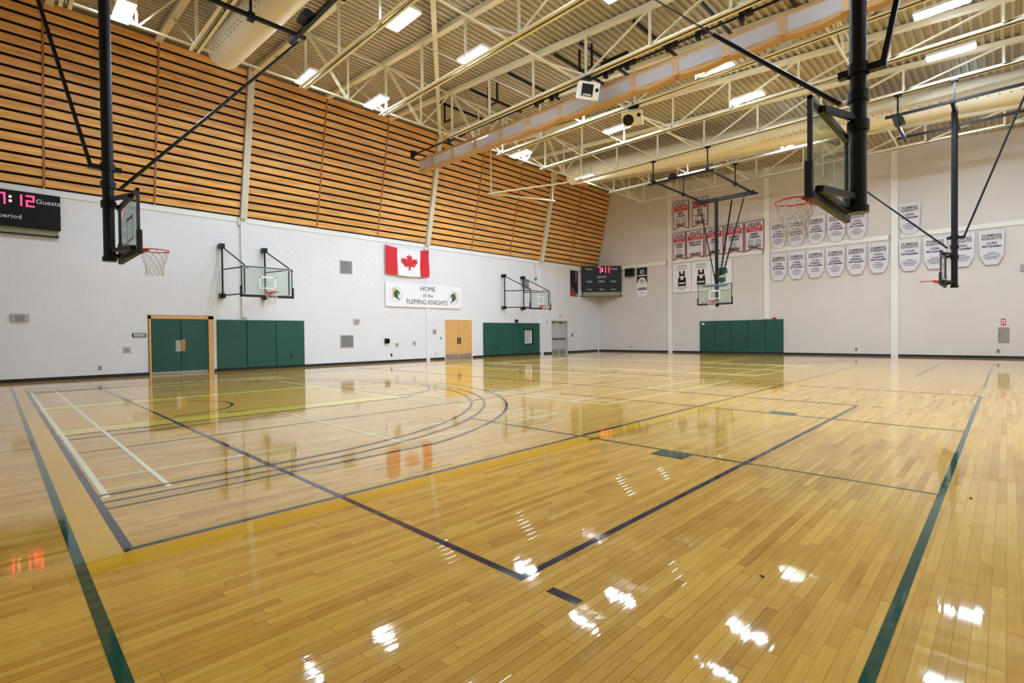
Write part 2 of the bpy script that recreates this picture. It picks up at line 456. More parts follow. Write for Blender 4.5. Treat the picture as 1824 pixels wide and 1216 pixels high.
mark('green_service_line', PG, [(9.11, 9.145, .39, 7.4)], top=.0012)
mark('green_service_line', PD, [(14.15, 14.18, .39, 7.2)], top=.0012)
mark('green_tab', PG, [(5.2, 5.5, 2.52, 2.9)], 'green rectangle on the nearer service line', .0014)
mark('green_tab', PG, [(9.08, 9.4, 2.5, 2.9)], 'green rectangle on the farther service line', .0014)
mark('green_tick', PG, [(5.35, 5.62, 3.83, 3.88)], top=.0014)
mark('navy_boundary', PB, [(2.035, 2.085, 1.935, 20.8)], 'navy line crossing from the near corner to the white wall', .0011)
mark('navy_boundary', PB, [(2.035, 11.08, 1.935, 1.985)], 'navy line from the near corner toward the far wall', .0011)
mark('navy_boundary', PB, [(11.03, 11.08, 1.935, 20.8)], 'thin navy line crossing the middle of the floor', .0011)
mark('navy_boundary', PB, [(19.05, 28.1, 1.9, 1.95)], 'navy line in the distance near the far wall', .0011)
mark('navy_tick', PB, [(2.04, 2.1, 1.56, 1.76)], 'short navy dash below the navy corner', .0011)
mark('navy_tick', PB, [(11.04, 11.08, 1.58, 1.74)], top=.0011)
for x0, x1, nm in ((.64, 6.8, 'nearest'), (8.2, 14.45, 'middle'), (16.4, 22.6, 'far')):
    mark('badminton_lines', PC, [(x0 if x0 > 1 else 3.64, x1, 5.55, 5.585), (x0, x1, 6.355, 6.39), (x0, x1, 17.3, 17.34), (x0, x1, 18.05, 18.09),
         (x0, x0+.05, 5.57, 18.07), (x0+.46, x0+.505, 5.57, 18.07), (x1-.035, x1, 5.57, 18.07), (x1-.6, x1-.565, 5.57, 18.07),
         (x0+3.0, x0+3.035, 5.57, 9.4)], 'cream badminton lines, %s set' % nm, .001)
hc = (2.2, 11.7)
for r, yo in ((6.02, 0), (6.28, 0), (6.72, 6.5)):
    a = math.degrees(math.asin(min(1, yo/r))) if yo else 90
    for cx, sg in ((hc[0], 1), (FX1-1.6, -1)):
        arcmark('three_point_arc', PD, (cx, 11.7), r, (-a if sg > 0 else 180-a), (a if sg > 0 else 180+a), .05)
        yy = yo or r
        xe = cx + sg*(r*math.cos(math.radians(a)))
        x0, x1 = (.6, xe) if sg > 0 else (xe, FX1)
        mark('three_point_line', PD, [(x0, x1, 11.7-yy-.025, 11.7-yy+.025), (x0, x1, 11.7+yy-.025, 11.7+yy+.025)], top=.0013)
arcmark('restricted_arc', PK, (2.2, 11.7), 1.25, -90, 90, .05)
arcmark('free_throw_circle', PD, (6.42, 11.75), 1.8, -90, 90, .04)
arcmark('centre_circle', PD, (14.92, 11.7), 1.8, 0, 360, .05)
arcmark('centre_circle', PD, (14.92, 11.7), .6, 0, 360, .04)

# ------------------------------------------------------------------ left wall: painted block below, leaning wood slats above
openings = [(4.02, 6.2, 0, 2.25), (17.86, 19.95, 0, 2.28), (27.3, 29.12, 0, 2.3)]
mb = MB()
xs = [XN] + [v for o in openings for v in o[:2]] + [XR+.2]
for i in range(0, len(xs), 2): mb.box((xs[i], YL, 0), (xs[i+1], YL+.3, 6.36))
for x0, x1, z0, z1 in openings: mb.box((x0, YL, z1), (x1, YL+.3, 6.36))
for x0, x1, z0, z1 in openings: mb.box((x0, YL+.29, 0), (x1, YL+.35, z1))
wall_left = mb.build('wall_left', WALL, kind='structure')
mb = MB(); bw, bh = .398, .1985
for r in range(31):
    z0 = .2+r*bh - .12; x = XN + (bw/2 if r % 2 else 0)
    while x < XR:
        c = (x, x+bw, z0, z0+bh)
        x += bw
        if any(c[1] > o[0] and c[0] < o[1] and c[2] < o[3] for o in openings) or c[3] > 6.15 or c[1] > XR: continue
        g, e, d = .002, .003, .003
        a0, a1, b0, b1 = c[0]+g, c[1]-g, c[2]+g, c[3]-g
        mb.add([(a0, YL, b0), (a1, YL, b0), (a1, YL, b1), (a0, YL, b1), (a0+e, YL-d, b0+e), (a1-e, YL-d, b0+e), (a1-e, YL-d, b1-e), (a0+e, YL-d, b1-e)],
               [(4, 5, 6, 7), (0, 1, 5, 4), (1, 2, 6, 5), (2, 3, 7, 6), (3, 0, 4, 7)])
mb.build('painted_block', WALL, wall_left, kind='stuff')
MB().box((XN, YL-.03, 6.14), (XR, YL+.02, 6.3)).build('ledge', TRIM, wall_left)

sy, sz = WT[0]-WB[0], WT[1]-WB[1]; SL = math.hypot(sy, sz); DY, DZ = sy/SL, sz/SL      # up the slope
NY, NZ = -DZ, DY                                                                      # out into the room
def wp(x, s, n=0): return (x, WB[0]+DY*s+NY*n, WB[1]+DZ*s+NZ*n)
mb = MB()
mb.add([wp(XN, -.05, -.1), wp(XR, -.05, -.1), wp(XR, SL+.6, -.1), wp(XN, SL+.6, -.1), wp(XN, -.05, -.2), wp(XR, -.05, -.2), wp(XR, SL+.6, -.2), wp(XN, SL+.6, -.2)],
       [(0, 1, 2, 3), (7, 6, 5, 4), (0, 4, 5, 1), (1, 5, 6, 2), (2, 6, 7, 3), (3, 7, 4, 0)])
mb.build('acoustic_backing', BACKW, wall_left)
mb = MB()
mb.add([wp(XN, SL, .03), wp(XR, SL, .03), wp(XR, SL+.6, .03), wp(XN, SL+.6, .03), wp(XN, SL, -.1), wp(XR, SL, -.1), wp(XR, SL+.6, -.1), wp(XN, SL+.6, -.1)],
       [(0, 1, 2, 3), (7, 6, 5, 4), (0, 4, 5, 1), (1, 5, 6, 2), (2, 6, 7, 3), (3, 7, 4, 0)])
mb.build('fascia', FASCIA, wall_left)
SEAMS = [-4.8, -1.85, 1.26, 4.29, 7.35, 10.5, 13.64, 16.7, 19.9, 23.15, 26.2, 29.35, 32.9]
STEEL = (-1.85, 7.35, 16.7, 26.2)
tilt = math.atan2(-DY, DZ)
NR = 18; PITCH = SL/NR
for i in range(len(SEAMS)-1):
    a, b = SEAMS[i], SEAMS[i+1]
    a += .14 if SEAMS[i] in STEEL else .03; b -= .14 if SEAMS[i+1] in STEEL else .03
    m = MB().cbox((0, 0, 0), (b-a, .03, PITCH-.082)).mesh('slat', SLAT, bevel=.004)
    for r in range(NR):
        o = bpy.data.objects.new('slat', m); COL.objects.link(o); o.parent = wall_left
        o.location = wp((a+b)/2, (r+.56)*PITCH, 0); o.rotation_euler = (tilt, 0, 0)
for x in SEAMS[1:-1]:
    if x in STEEL:
        mb = MB()
        mb.bar(wp(x, -.05, .06), wp(x, SL+.5, .06), .24, .2, (0, -1, 0))
        MB().box((x-.11, YL-.05 if x > 10 and x < 20 else YL-.11, 2.2 if x == 7.35 else 0), (x+.11, YL+.05, 6.14)).build('column_casing', WALL, wall_left)
        mb.box((x-.2, YL-.1, 6.0), (x-.12, YL, 6.3))
        mb.build('steel_column', COLM, wall_left)
    else:
        MB().bar(wp(x, 0, .02), wp(x, SL, .02), .05, .05, (0, -1, 0)).build('seam_post', SEAMW, wall_left)
# baseboards
def baseboards():
    mb = MB(); xs2 = [XN, 4.02, 6.2, 17.86, 19.95, 27.3, 29.12, XR]
    for i in range(0, len(xs2), 2): mb.box((xs2[i], YL-.014, 0), (xs2[i+1], YL, .11))
    mb.build('baseboard_left', BASEB, kind='structure')
    MB().box((XR-.014, YN, 0), (XR, YL-.02, .11)).build('baseboard_right', BASEB, kind='structure')
baseboards()

# ------------------------------------------------------------------ right wall
wall_right = MB().box((XR, YN, 0), (XR+.3, YL+.3, 13)).build('wall_right', WALLR, kind='structure')
for y in (16.75, 10.45, 4.21, -2.1):
    MB().box((XR-.06, y-.15, 2.14 if y == 10.45 else 0), (XR, y+.15, 12.2)).build('pilaster', TRIM, wall_right)
segs = [(YL, 16.9), (16.6, 10.6), (10.3, 4.36), (4.06, -1.95)]
for a, b in segs:
    MB().box((XR-.05, b+.12, 6.13), (XR, a-.1, 6.36)).build('ledge', TRIM, wall_right)
    MB().box((XR-.045, b+.03, 6.05), (XR, b+.1, 6.38)).build('bracket', METAL, wall_right)
    MB().box((XR-.006, (a+b)/2-.008, 6.4), (XR, (a+b)/2+.008, 12.2)).build('panel_joint', MATS['warm_white_wall_paint'], wall_right)
MB().box((XR-.03, YL-.09, 0), (XR, YL-.01, 6.1)).build('corner_trim', TRIM, wall_right)
# walls behind the camera close the room
MB().box((XN-.3, YN-.3, 0), (XR+.3, YN, 13)).build('wall_near', WALLR, kind='structure')
MB().box((XN-.3, YN, 0), (XN, YL+.3, 13)).build('wall_back', WALL, kind='structure')

# ------------------------------------------------------------------ ceiling: ribbed steel deck falling toward the near wall
mb = MB(); P_ = .228; y = YN
prof = [(0, 0), (.085, 0), (.105, .075), (.208, .075)]
rows = []
while y < 22.6:
    for dy, dz in prof: rows.append((y+dy, deck(y+dy)+dz))
    y += P_
rows.append((y, deck(y)))
vs = [(x, yy, zz) for yy, zz in rows for x in (XN, XR+.1)]
mb.add(vs, [(2*i, 2*i+1, 2*i+3, 2*i+2) for i in range(len(rows)-1)])
ceiling = mb.build('ceiling', DECK, kind='structure')
MB().add([(XN, YN, deck(YN)+.2), (XR+.3, YN, deck(YN)+.2), (XR+.3, YL+.3, deck(YL)+.3), (XN, YL+.3, deck(YL)+.3)], [(0, 1, 2, 3)]).build('roof_board', FASCIA, ceiling)

# ------------------------------------------------------------------ roof trusses
TX = [-1.6, 1.42, 4.27, 7.45, 10.5, 13.68, 16.68, 19.7, 22.7, 25.95, 29.4]
NODES = [16.75, 14.45, 12.15, 9.85, 7.55, 5.2, 2.65, .1]
ordn = ['first', 'second', 'third', 'fourth', 'fifth', 'sixth', 'seventh', 'eighth', 'ninth', 'tenth', 'eleventh']
def tz(y): return deck(y)-.09
for i, X in enumerate(TX):
    t = thing('roof_truss', 'cream steel roof truss spanning toward the slatted wall, %s counted from the far wall' % ordn[len(TX)-1-i], 'truss', (X, 8, ZB), 'roof trusses')
    mb = MB()
    for s in (-1, 1): mb.box((X+s*.03, -.45, ZB-.01), (X+s*.13, 17.05, ZB+.012)); mb.box((X+s*.03, -.45, ZB-.01), (X+s*.045, 17.05, ZB+.1))
    mb.build('bottom_chord', CREAM, t)
    MB().bar((X, YN, tz(YN)), (X, 21.75, tz(21.75)), .2, .15).build('top_chord', CREAM, t)
    for y in NODES:
        MB().cbox((X, y, (ZB+tz(y))/2), (.07, .07, tz(y)-ZB-.02)).build('upright', CREAM, t)
    for k in range(len(NODES)):
        y = NODES[k]
        if y > 9: y2 = NODES[k-1] if k else 19.3
        else: y2 = NODES[k+1] if k+1 < len(NODES) else -2.3
        if k == 3:
            MB().bar((X, y, ZB+.05), (X, NODES[4], tz(NODES[4])-.06), .05, .05).build('diagonal', CREAM, t)
            y2 = NODES[2]
        mb = MB()
        for s in (-.035, .035): mb.bar((X+s, y, ZB+.05), (X+s, y2, tz(y2)-.06), .02, .05)
        mb.build('diagonal', CREAM, t)
# bracing between the trusses
def brace_bay(X0, X1, Y, full, lab):
    t = thing('cross_bracing', lab, 'bracing', ((X0+X1)/2, Y, ZB), 'bracing between the roof trusses')
    zt = tz(Y)-.12; xm = (X0+X1)/2; duct_bay = X0 in (4.27, 22.7)
    MB().bar((X0+.06, Y, ZB+.02), (X1-.06, Y, ZB+.02), .05, .05).build('bottom_strut', CREAM, t)
    if full and not duct_bay:
        MB().bar((X0+.1, Y, zt), (X1-.1, Y, zt), .05, .05).build('top_strut', CREAM, t)
        MB().bar((xm, Y, ZB+.03), (xm, Y, zt), .05, .05).build('upright', CREAM, t)
        for xe, dx in ((X0, .25), (X1, -.25)):
            mb = MB()
            for s in (-.05, .05): mb.bar((xm+(-.05 if xe == X0 else .05), Y+s, ZB+.04), (xe+dx*.3, Y+s, zt), .03, .03)
            mb.build('diagonal', CREAM, t)
for i in range(len(TX)-1):
    brace_bay(TX[i], TX[i+1], 16.75, True, 'white cross bracing nearest the wood wall between the %s and %s far-end trusses' % (ordn[len(TX)-1-i], ordn[len(TX)-2-i]))
    if TX[i] not in (4.27, 22.7): brace_bay(TX[i], TX[i+1], 10.2, False, 'thin white strut over mid floor between the %s and %s far-end trusses' % (ordn[len(TX)-1-i], ordn[len(TX)-2-i]))
    if TX[i] not in (4.27, 22.7): brace_bay(TX[i], TX[i+1], 3.6, i % 2 == 0, 'white bracing on the near side between the %s and %s far-end trusses' % (ordn[len(TX)-1-i], ordn[len(TX)-2-i]))
# slanting roof brace and lower pipe frame
tag(MB().bar((16.3, 20.95, deck(20.95)-.25), (7.3, 9.7, deck(9.7)-.25), .16, .14).build('roof_brace', CREAM), 'broad cream brace running diagonally under the deck', 'brace')
t = thing('pipe_frame', 'white open pipe frame hanging low at the far end of the slatted wall', 'pipe frame', (19.6, 20.98, 9.3))
MB().tube((19.61, 20.9, 9.3), (22.75, 16.9, ZB+.05), .05).build('pipe', CREAM, t)
MB().tube((19.61, 20.9, 9.3), (23.55, 19.3, 9.3), .05).build('pipe', CREAM, t)
MB().tube((19.8, 20.86, 9.3), (19.8, 20.86, deck(20.86)-.1), .04).build('hanger', CREAM, t)
MB().tube((23.3, 19.3, 9.3), (23.3, 19.3, deck(19.3)-.1), .03).build('hanger', CREAM, t)

# ------------------------------------------------------------------ ducts
def duct(cx, r, y0, y1, drop, lab, rows_on):
    t = thing('air_duct', lab, 'duct', (cx, y1, deck(y1)-drop), 'air ducts')
    a = Vector((cx, y0, deck(y0)-drop)); b = Vector((cx, y1, deck(y1)-drop))
    mb = MB(); mb.tube(a, b, r, 40)
    mb.build('duct_body', DUCT, t)
    mb = MB(); n = int((y1-y0)/.28)
    for k in range(n):
        y = y1-.2-k*.28
        c = Vector((cx, y, deck(y)-drop))
        for j, ang in enumerate(rows_on):
            an = math.radians(ang); yy = y-(.14 if j % 2 else 0)
            c = Vector((cx, yy, deck(yy)-drop)); d = Vector((math.cos(an), 0, math.sin(an)))
            mb.tube(c+d*(r-.01), c+d*(r+.004), .021, 6)
    mb.build('air_hole', DARKG, t, kind='stuff')
    for k in range(int((y1-y0)/3.2)):
        y = y1-.6-k*3.2
        MB().tube((cx, y, deck(y)-drop+r), (cx, y, deck(y)+.02), .012, 6).build('hanger_rod', METAL, t)
        MB().ring((cx, y, deck(y)-drop), r+.004, .007, 40, 4, (0, 1, .067)).build('strap', DUCT, t)
duct(5.55, .5, YN+.05, 18.7, .97, 'cream round air duct above the slatted wall, upper left', (-150, -161, -20, -31))
duct(24.3, .55, YN+.05, 18.6, 1.02, 'cream round perforated air duct crossing beneath the far trusses', (-150, -161, -20, -31))

# ------------------------------------------------------------------ ceiling lights
LZ = 10.1
L0 = thing('ceiling_light', 'x', 'light', (0, 0, LZ), 'bright ceiling lights')
mb = MB(); mb.box((-.2, -.6, LZ+.012), (.2, .6, LZ+.1));
hs = mb.build('housing', HOUS, L0)
MB().add([(-.15, -.53, LZ-.015), (.15, -.53, LZ-.015), (.15, .53, LZ-.015), (-.15, .53, LZ-.015), (-.185, -.57, LZ), (.185, -.57, LZ), (.185, .57, LZ), (-.185, .57, LZ)],
         [(0, 3, 2, 1), (0, 1, 5, 4), (1, 2, 6, 5), (2, 3, 7, 6), (3, 0, 4, 7)]).build('lens', LENS, hs)
MB().tube((0, -.4, LZ+.1), (0, -.4, LZ+.62), .008, 6).build('hanger_rod', METAL, L0)
MB().tube((0, .4, LZ+.1), (0, .4, LZ+.62), .008, 6).build('hanger_rod', METAL, L0)
rowsL = [('along the slatted wall', 16.95, [2.6, 7.6, 10.2, 15.5, 18.1, 23.4]),
         ('over the middle', 12.0, [8.1, 10.7, 16.1, 18.85, 24.7]),
         ('over the near half', 7.0, [8.9, 11.4, 17.1, 19.9, 25.8]),
         ('nearest the camera side', 1.3, [9.0, 12.2, 18.2, 21.3, 27.2]),
         ('hidden beside the near wall', -3.0, [9.0, 18.0, 25.0])]
first = True
for nm, yy, xsL in rowsL:
    for k, xx in enumerate(xsL):
        o = L0 if first else copy_tree(L0); first = False
        o.location = (xx, yy, min(LZ, deck(yy)-.35))
        o['label'] = 'white ceiling light in the row %s, %s from the far wall' % (nm, ordn[len(xsL)-1-k])

# ------------------------------------------------------------------ divider curtain, rolled up under the trusses
CXX = 14.4
ct = thing('divider_curtain', 'rolled tan divider curtain with pale mesh windows hanging under the roof', 'curtain', (CXX, 8.5, 9.7))
sm = [20.2, 19.1, 17.64, 16.14, 14.61, 13.1, 11.57, 10.08, 8.56, 7.12, 5.62, 4.17, 2.75, 1.3, -.2]
def cz(y): return 9.78-.012*(20-y)
mbt = MB(); mbf = MB()
for i in range(len(sm)-1):
    a, b = sm[i], sm[i+1]
    N = 5
    top = [cz(a+(b-a)*k/N) for k in range(N+1)]
    low = [cz(a+(b-a)*k/N)-.52-.07*math.sin(math.pi*k/N)-.04*random.random() for k in range(N+1)]
    ys = [a+(b-a)*k/N for k in range(N+1)]
    for k in range(N):
        mbf.add([(CXX+.02, ys[k], low[k]), (CXX+.16, ys[k], low[k]-.1), (CXX+.3, ys[k], low[k]+.0), (CXX+.02, ys[k+1], low[k+1]), (CXX+.16, ys[k+1], low[k+1]-.1), (CXX+.3, ys[k+1], low[k+1])],
                [(0, 3, 4, 1), (1, 4, 5, 2)], True)
        mbf.add([(CXX+.3, ys[k], low[k]), (CXX+.3, ys[k+1], low[k+1]), (CXX+.28, ys[k+1], top[k+1]), (CXX+.28, ys[k], top[k])], [(0, 1, 2, 3)])
        mbt.add([(CXX-.005, ys[k], top[k]), (CXX-.005, ys[k+1], top[k+1]), (CXX-.005, ys[k+1], top[k+1]-.13), (CXX-.005, ys[k], top[k]-.13)], [(0, 1, 2, 3)])
        mbt.add([(CXX-.012, ys[k], low[k]+.06), (CXX-.012, ys[k+1], low[k+1]+.06), (CXX+.04, ys[k+1], low[k+1]-.03), (CXX+.04, ys[k], low[k]-.03)], [(0, 1, 2, 3)])
    mbt.box((CXX-.014, b-.1, cz(b)-.56), (CXX-.002, b+.1, cz(b)))
    MB().add([(CXX, ys[0]-.08, top[0]-.11), (CXX, ys[-1]+.08, top[-1]-.11), (CXX, ys[-1]+.08, low[-1]+.02), (CXX, ys[0]-.08, low[0]+.02)], [(0, 1, 2, 3)]).build('mesh_window', MESHW, ct)
mbt.build('vinyl_band', CURT, ct)
mbf.build('folded_vinyl', CURT, ct)
t = thing('curtain_hoist', 'long black hoist pipe with pulleys above the rolled curtain', 'hoist', (14.1, 9, 9.95))
MB().tube((14.12, 20.4, 9.95), (14.12, -1, 9.75), .035).build('pipe', BLACK, t)
for y in (20.1, 17.3, 16.6, 12.2, 11.5, 9.2, 8.4, 7.0, 6.1, 4.9):
    z = 9.75+.2*(y+1)/21.4
    MB().tube((14.12, y-.07, z+.03), (14.12, y+.07, z+.03), .12, 10).build('pulley', BLACK, t)
    MB().box((14.04, y+.14, z-.15), (14.2, y+.24, z+.22)).build('clamp', BLACK, t)
MB().box((13.98, 8.5, 9.92), (14.3, 9.5, 10.2)).build('motor', BLACK, t, bevel=.02)
MB().tube((14.12, 9.3, 10.0), (14.12, 9.9, 10.0), .16, 12).build('drum', BLACK, t)
t = thing('hoist_support', 'black pipe brackets slung between two trusses above the curtain', 'bracket frame', (15.2, 11, 10.8))
for y in (17.6, 15.6, 13.4, 11.2, 10.1, 8.1, 6.2, 4.3):
    z = deck(y)-.3
    MB().bar((13.7, y, z), (16.7, y, z), .07, .09).build('cross_pipe', BLACK, t)
for y in (17.4, 14.6, 10.1):
    z = deck(y)-.3
    mb = MB(); mb.bar((14.0, y-.25, z), (14.0, y-.25, z-.75), .06, .06); mb.bar((14.0, y+.25, z), (14.0, y+.25, z-.75), .06, .06); mb.bar((14.0, y-.27, z-.75), (14.0, y+.27, z-.75), .06, .06)
    mb.build('drop_bracket', BLACK, t)

# ------------------------------------------------------------------ hanging loudspeakers
def speaker(px, py, pz, lab, turn, roundhorn):
    t = thing('loudspeaker', lab, 'loudspeaker', (px, py, pz+.3), 'white loudspeakers under the trusses')
    T = Matrix.Translation((px, py, pz)) @ Matrix.Rotation(turn, 4, 'Z') @ Matrix.Rotation(math.radians(22 if not roundhorn else 38), 4, 'Y')
    mb = MB(T)
    mb.add([(-.3, -.2, -.2), (-.3, .2, -.2), (-.3, .2, .2), (-.3, -.2, .2), (.28, -.38, -.27), (.28, .38, -.27), (.28, .38, .27), (.28, -.38, .27)],
           [(0, 1, 2, 3), (7, 6, 5, 4), (0, 4, 5, 1), (1, 5, 6, 2), (2, 6, 7, 3), (3, 7, 4, 0)])
    mb.build('cabinet', SPKW, t, bevel=.02)
    if not roundhorn:
        MB(T).box((.27, -.26, -.17), (.288, .14, .2)).build('horn_opening', DARKG, t)
        mb = MB(T); mb.add([(.29, -.24, -.15), (.29, .12, -.15), (.29, .06, -.09), (.29, -.18, -.09)], [(0, 1, 2, 3)]); mb.build('horn_lip', PLATE, t)
        MB(T).tube((.27, .27, .05), (.29, .27, .05), .06, 14).build('tweeter', DARKG, t)
    else:
        MB(T).tube((.27, -.16, -.02), (.29, -.16, -.02), .2, 20).build('woofer', DARKG, t)
        MB(T).tube((.27, .24, .1), (.29, .24, .1), .07, 14).build('tweeter', DARKG, t)
    MB().box((px-.04, py-.2, pz+.2), (px+.04, py+.2, pz+.42)).build('yoke', BLACK, t)
speaker(13.7, 9.9, 9.3, 'white loudspeaker with square dark horn under the truss in front of the curtain', math.radians(-118), False)
speaker(16.7, 9.9, 9.38, 'white loudspeaker with round black cone on the truss behind the curtain', math.radians(-160), True)

# ------------------------------------------------------------------ basketball hoops
def net(T, par):
    mb = MB(T); z0 = 3.03; n = 12; lv = 6
    def rr(k): return [.225, .215, .19, .165, .145, .14, .15][k]
    def zz(k): return z0-.005-.075*k
    for i in range(n):
        for k in range(lv):
            for s in (-1, 1):
                a0 = 2*math.pi*(i+(.5 if k % 2 else 0))/n; a1 = a0+s*math.pi/n
                mb.tube((rr(k)*math.cos(a0), rr(k)*math.sin(a0), zz(k)), (rr(k+1)*math.cos(a1), rr(k+1)*math.sin(a1), zz(k+1)), .0045, 3)
    mb.build('net', NETM, par)
def board(T, par, heavy=True):
    bx = -.375
    mb = MB(T); mb.ring((0, 0, 3.05), .235, .011, 32, 6)
    for i in range(12):
        a = 2*math.pi*i/12; mb.tube((.235*math.cos(a), .235*math.sin(a), 3.045), (.225*math.cos(a), .225*math.sin(a), 3.02), .004, 4)
    rim_ = mb.build('rim', ORIM, par)
    mb = MB(T); mb.box((bx+.0, -.075, 2.93), (bx+.02, .075, 3.07))
    mb.box((bx+.01, -.09, 3.03), (-.2, .09, 3.045))
    for s in (-1, 1): mb.add([(bx+.02, s*.08, 3.05), (-.18, s*.12, 3.05), (-.14, s*.13, 2.995), (bx+.02, s*.08, 2.95)], [(0, 1, 2, 3)]); mb.bar((bx+.02, s*.08, 2.99), (-.12, s*.17, 3.04), .012, .05)
    mb.build('rim_bracket', ORIM, rim_)
    net(T, rim_)
    gl_ = MB(T).box((bx-.012, -.9, 2.93), (bx, .9, 3.96)).build('glass', GLASS, par)
    f = MB(T)
    f.box((bx-.04, -.92, 3.94), (bx+.008, .92, 3.98)); f.box((bx-.04, -.92, 2.9), (bx+.008, .92, 2.945))
    for s in (-1, 1): f.box((bx-.04, s*.88, 2.9), (bx+.008, s*.92, 3.98))
    f.build('board_frame', mat('board_frame_steel', (62, 64, 78), .4) if 'board_frame_steel' not in MATS else MATS['board_frame_steel'], par)
    ln = MB(T)
    for s in (-1, 1):
        ln.box((bx, s*.855, 2.96), (bx+.002, s*.872, 3.93)); ln.box((bx, s*.25, 3.2), (bx+.002, s*.305, 3.62))
    ln.box((bx, -.87, 3.915), (bx+.002, .87, 3.93)); ln.box((bx, -.87, 2.955), (bx+.002, .87, 2.97))
    ln.box((bx, -.305, 3.58), (bx+.002, .305, 3.64)); ln.box((bx, -.305, 3.18), (bx+.002, .305, 3.22))
    ln.build('painted_lines', HOUS, gl_)
    p = MB(T); p.box((bx-.05, -.955, 2.85), (bx+.03, .955, 2.925))
    for s in (-1, 1): p.box((bx-.05, s*.89, 2.85), (bx+.03, s*.965, 3.26))
    p.build('edge_pad', RUBBER, par, bevel=.01)
def hung_hoop(x, y, ang, lab, frame, strut_to, strut2, rear):
    t = thing('basketball_hoop', lab, 'basketball hoop', (x, y, 2.85), 'hanging basketball hoops')
    T = Matrix.Translation((x, y, 0)) @ Matrix.Rotation(math.radians(ang), 4, 'Z')
    board(T, t)
    mx = -.68; zt = 8.7
    MB(T).tube((mx, 0, 2.82), (mx, 0, zt), .088, 16).build('mast', BLACK, t)
    MB(T).tube((mx, 0, 2.78), (mx, 0, 2.86), .11, 14).build('end_cap', BLACK, t)
    for z in (3.75, 4.1): MB(T).tube((mx, 0, z), (mx, 0, z+.12), .115, 14).build('collar', BLACK, t)
    c = MB(T); c.tube((mx, 0, 4.42), (mx, 0, 4.54), .115, 14)
    c.box((mx-.28, -.05, 4.42), (mx+.2, .05, 4.5))
    c.build('collar', BLACK, t)
    for z, w, zb_, nm in ((3.9, .62, 3.85, 'upper_yoke'), (2.97, .74, 2.93, 'lower_yoke')):     # arms from the mast to the board corners
        a = MB(T)
        for s in (-1, 1):
            a.bar((mx+.02, s*.06, z), (-.46, s*w, z), .05, .07)
            a.bar((-.46, s*w, z), (-.42, s*w, z), .07, .07)
        a.box((-.47, -w-.04, zb_), (-.41, w+.04, zb_+.07))
        a.build(nm, BLACK, t)
    MB(T).box((-.46, -.13, 2.95), (-.4, .13, 3.12)).build('mounting_plate', METAL, t)
    for p in rear: MB(T).bar((mx-.24, p[0]*.2, 4.46), (p[1], p[0], zt), .055, .055).build('rear_brace', BLACK, t)
    MB(T).tube((mx+.18, 0, 4.13), strut_to, .03, 8).build('front_strut', BLACK, t)
    for s in (-.06, .06): MB(T).tube((strut_to[0], strut_to[1]+s, strut_to[2]), (strut2[0], strut2[1]+s, strut2[2]), .006, 5).build('hoist_cable', BLACK, t)
    x0, x1, y0, y1 = frame
    for yy in (y0, y1): MB(T).bar((x0, yy, zt+.05), (x1, yy, zt+.05), .08, .08).build('frame_rail', BLACK, t)
    for xx in (x0+.25, mx, x1-.25): MB(T).bar((xx, y0-.3, zt-.03), (xx, y1+.3, zt-.03), .09, .09).build('frame_crossbar', BLACK, t)
    Ti = T.inverted()
    spots = []
    if ang in (0, 180):
        for X in TX:
            lx = (Ti @ Vector((X, y, 0))).x
            if x0-.1 < lx < x1+.1: spots += [(lx, y0), (lx, y1)]
    else:
        for X in TX:
            ly = (Ti @ Vector((X, y, 0))).y
            if y0-.5 < ly < y1+.5: spots += [(xx, ly) for xx in (x0+.25, mx, x1-.25)]
    for xx, yy in spots:
        h = MB(T); h.bar((xx, yy, zt+.02), (xx, yy, ZB+.02), .05, .05); h.box((xx-.07, yy-.07, zt-.06), (xx+.07, yy+.07, zt+.12)); h.box((xx-.1, yy-.1, ZB-.06), (xx+.1, yy+.1, ZB+.0))
        h.build('hanger', BLACK, t)
    p = MB(T); p.tube((x1-.3, -.12, zt+.12), (x1-.3, .12, zt+.12), .14, 12); p.box((x1-.45, -.2, zt), (x1-.15, .2, zt+.1)); p.build('pulley', BLACK, t)
    return t
hung_hoop(2.19, 11.7, 0, 'ceiling-hung glass backboard seen edge on before the left scoreboard', (-2.6, 3.35, -1.3, .75), (3.1, .6, 8.5), (3.15, .6, 8.75), [(0, -1.95)])
hung_hoop(7.27, 1.96, 90, 'large nearest ceiling-hung backboard with thick black mast, upper right', (-2.6, 4.4, -1.4, 1.4), (1.05, 0, 5.62), (4.1, 0, 8.7), [(0, -1.75)])
hung_hoop(27.1, 11.4, 180, 'ceiling-hung backboard facing the room before the jersey posters', (-1.4, 4.6, -1.0, 1.7), (1.9, .3, 7.4), (3.6, .3, 8.75), [(.45, -1.7), (1.1, -1.7)])
hung_hoop(22.7, 1.96, 90, 'distant ceiling-hung backboard seen edge on before the white pennants', (-2.9, 1.1, -1.85, .85), (1.79, 0, 6.53), (3.4, 0, 8.7), [(0, -2.35)])
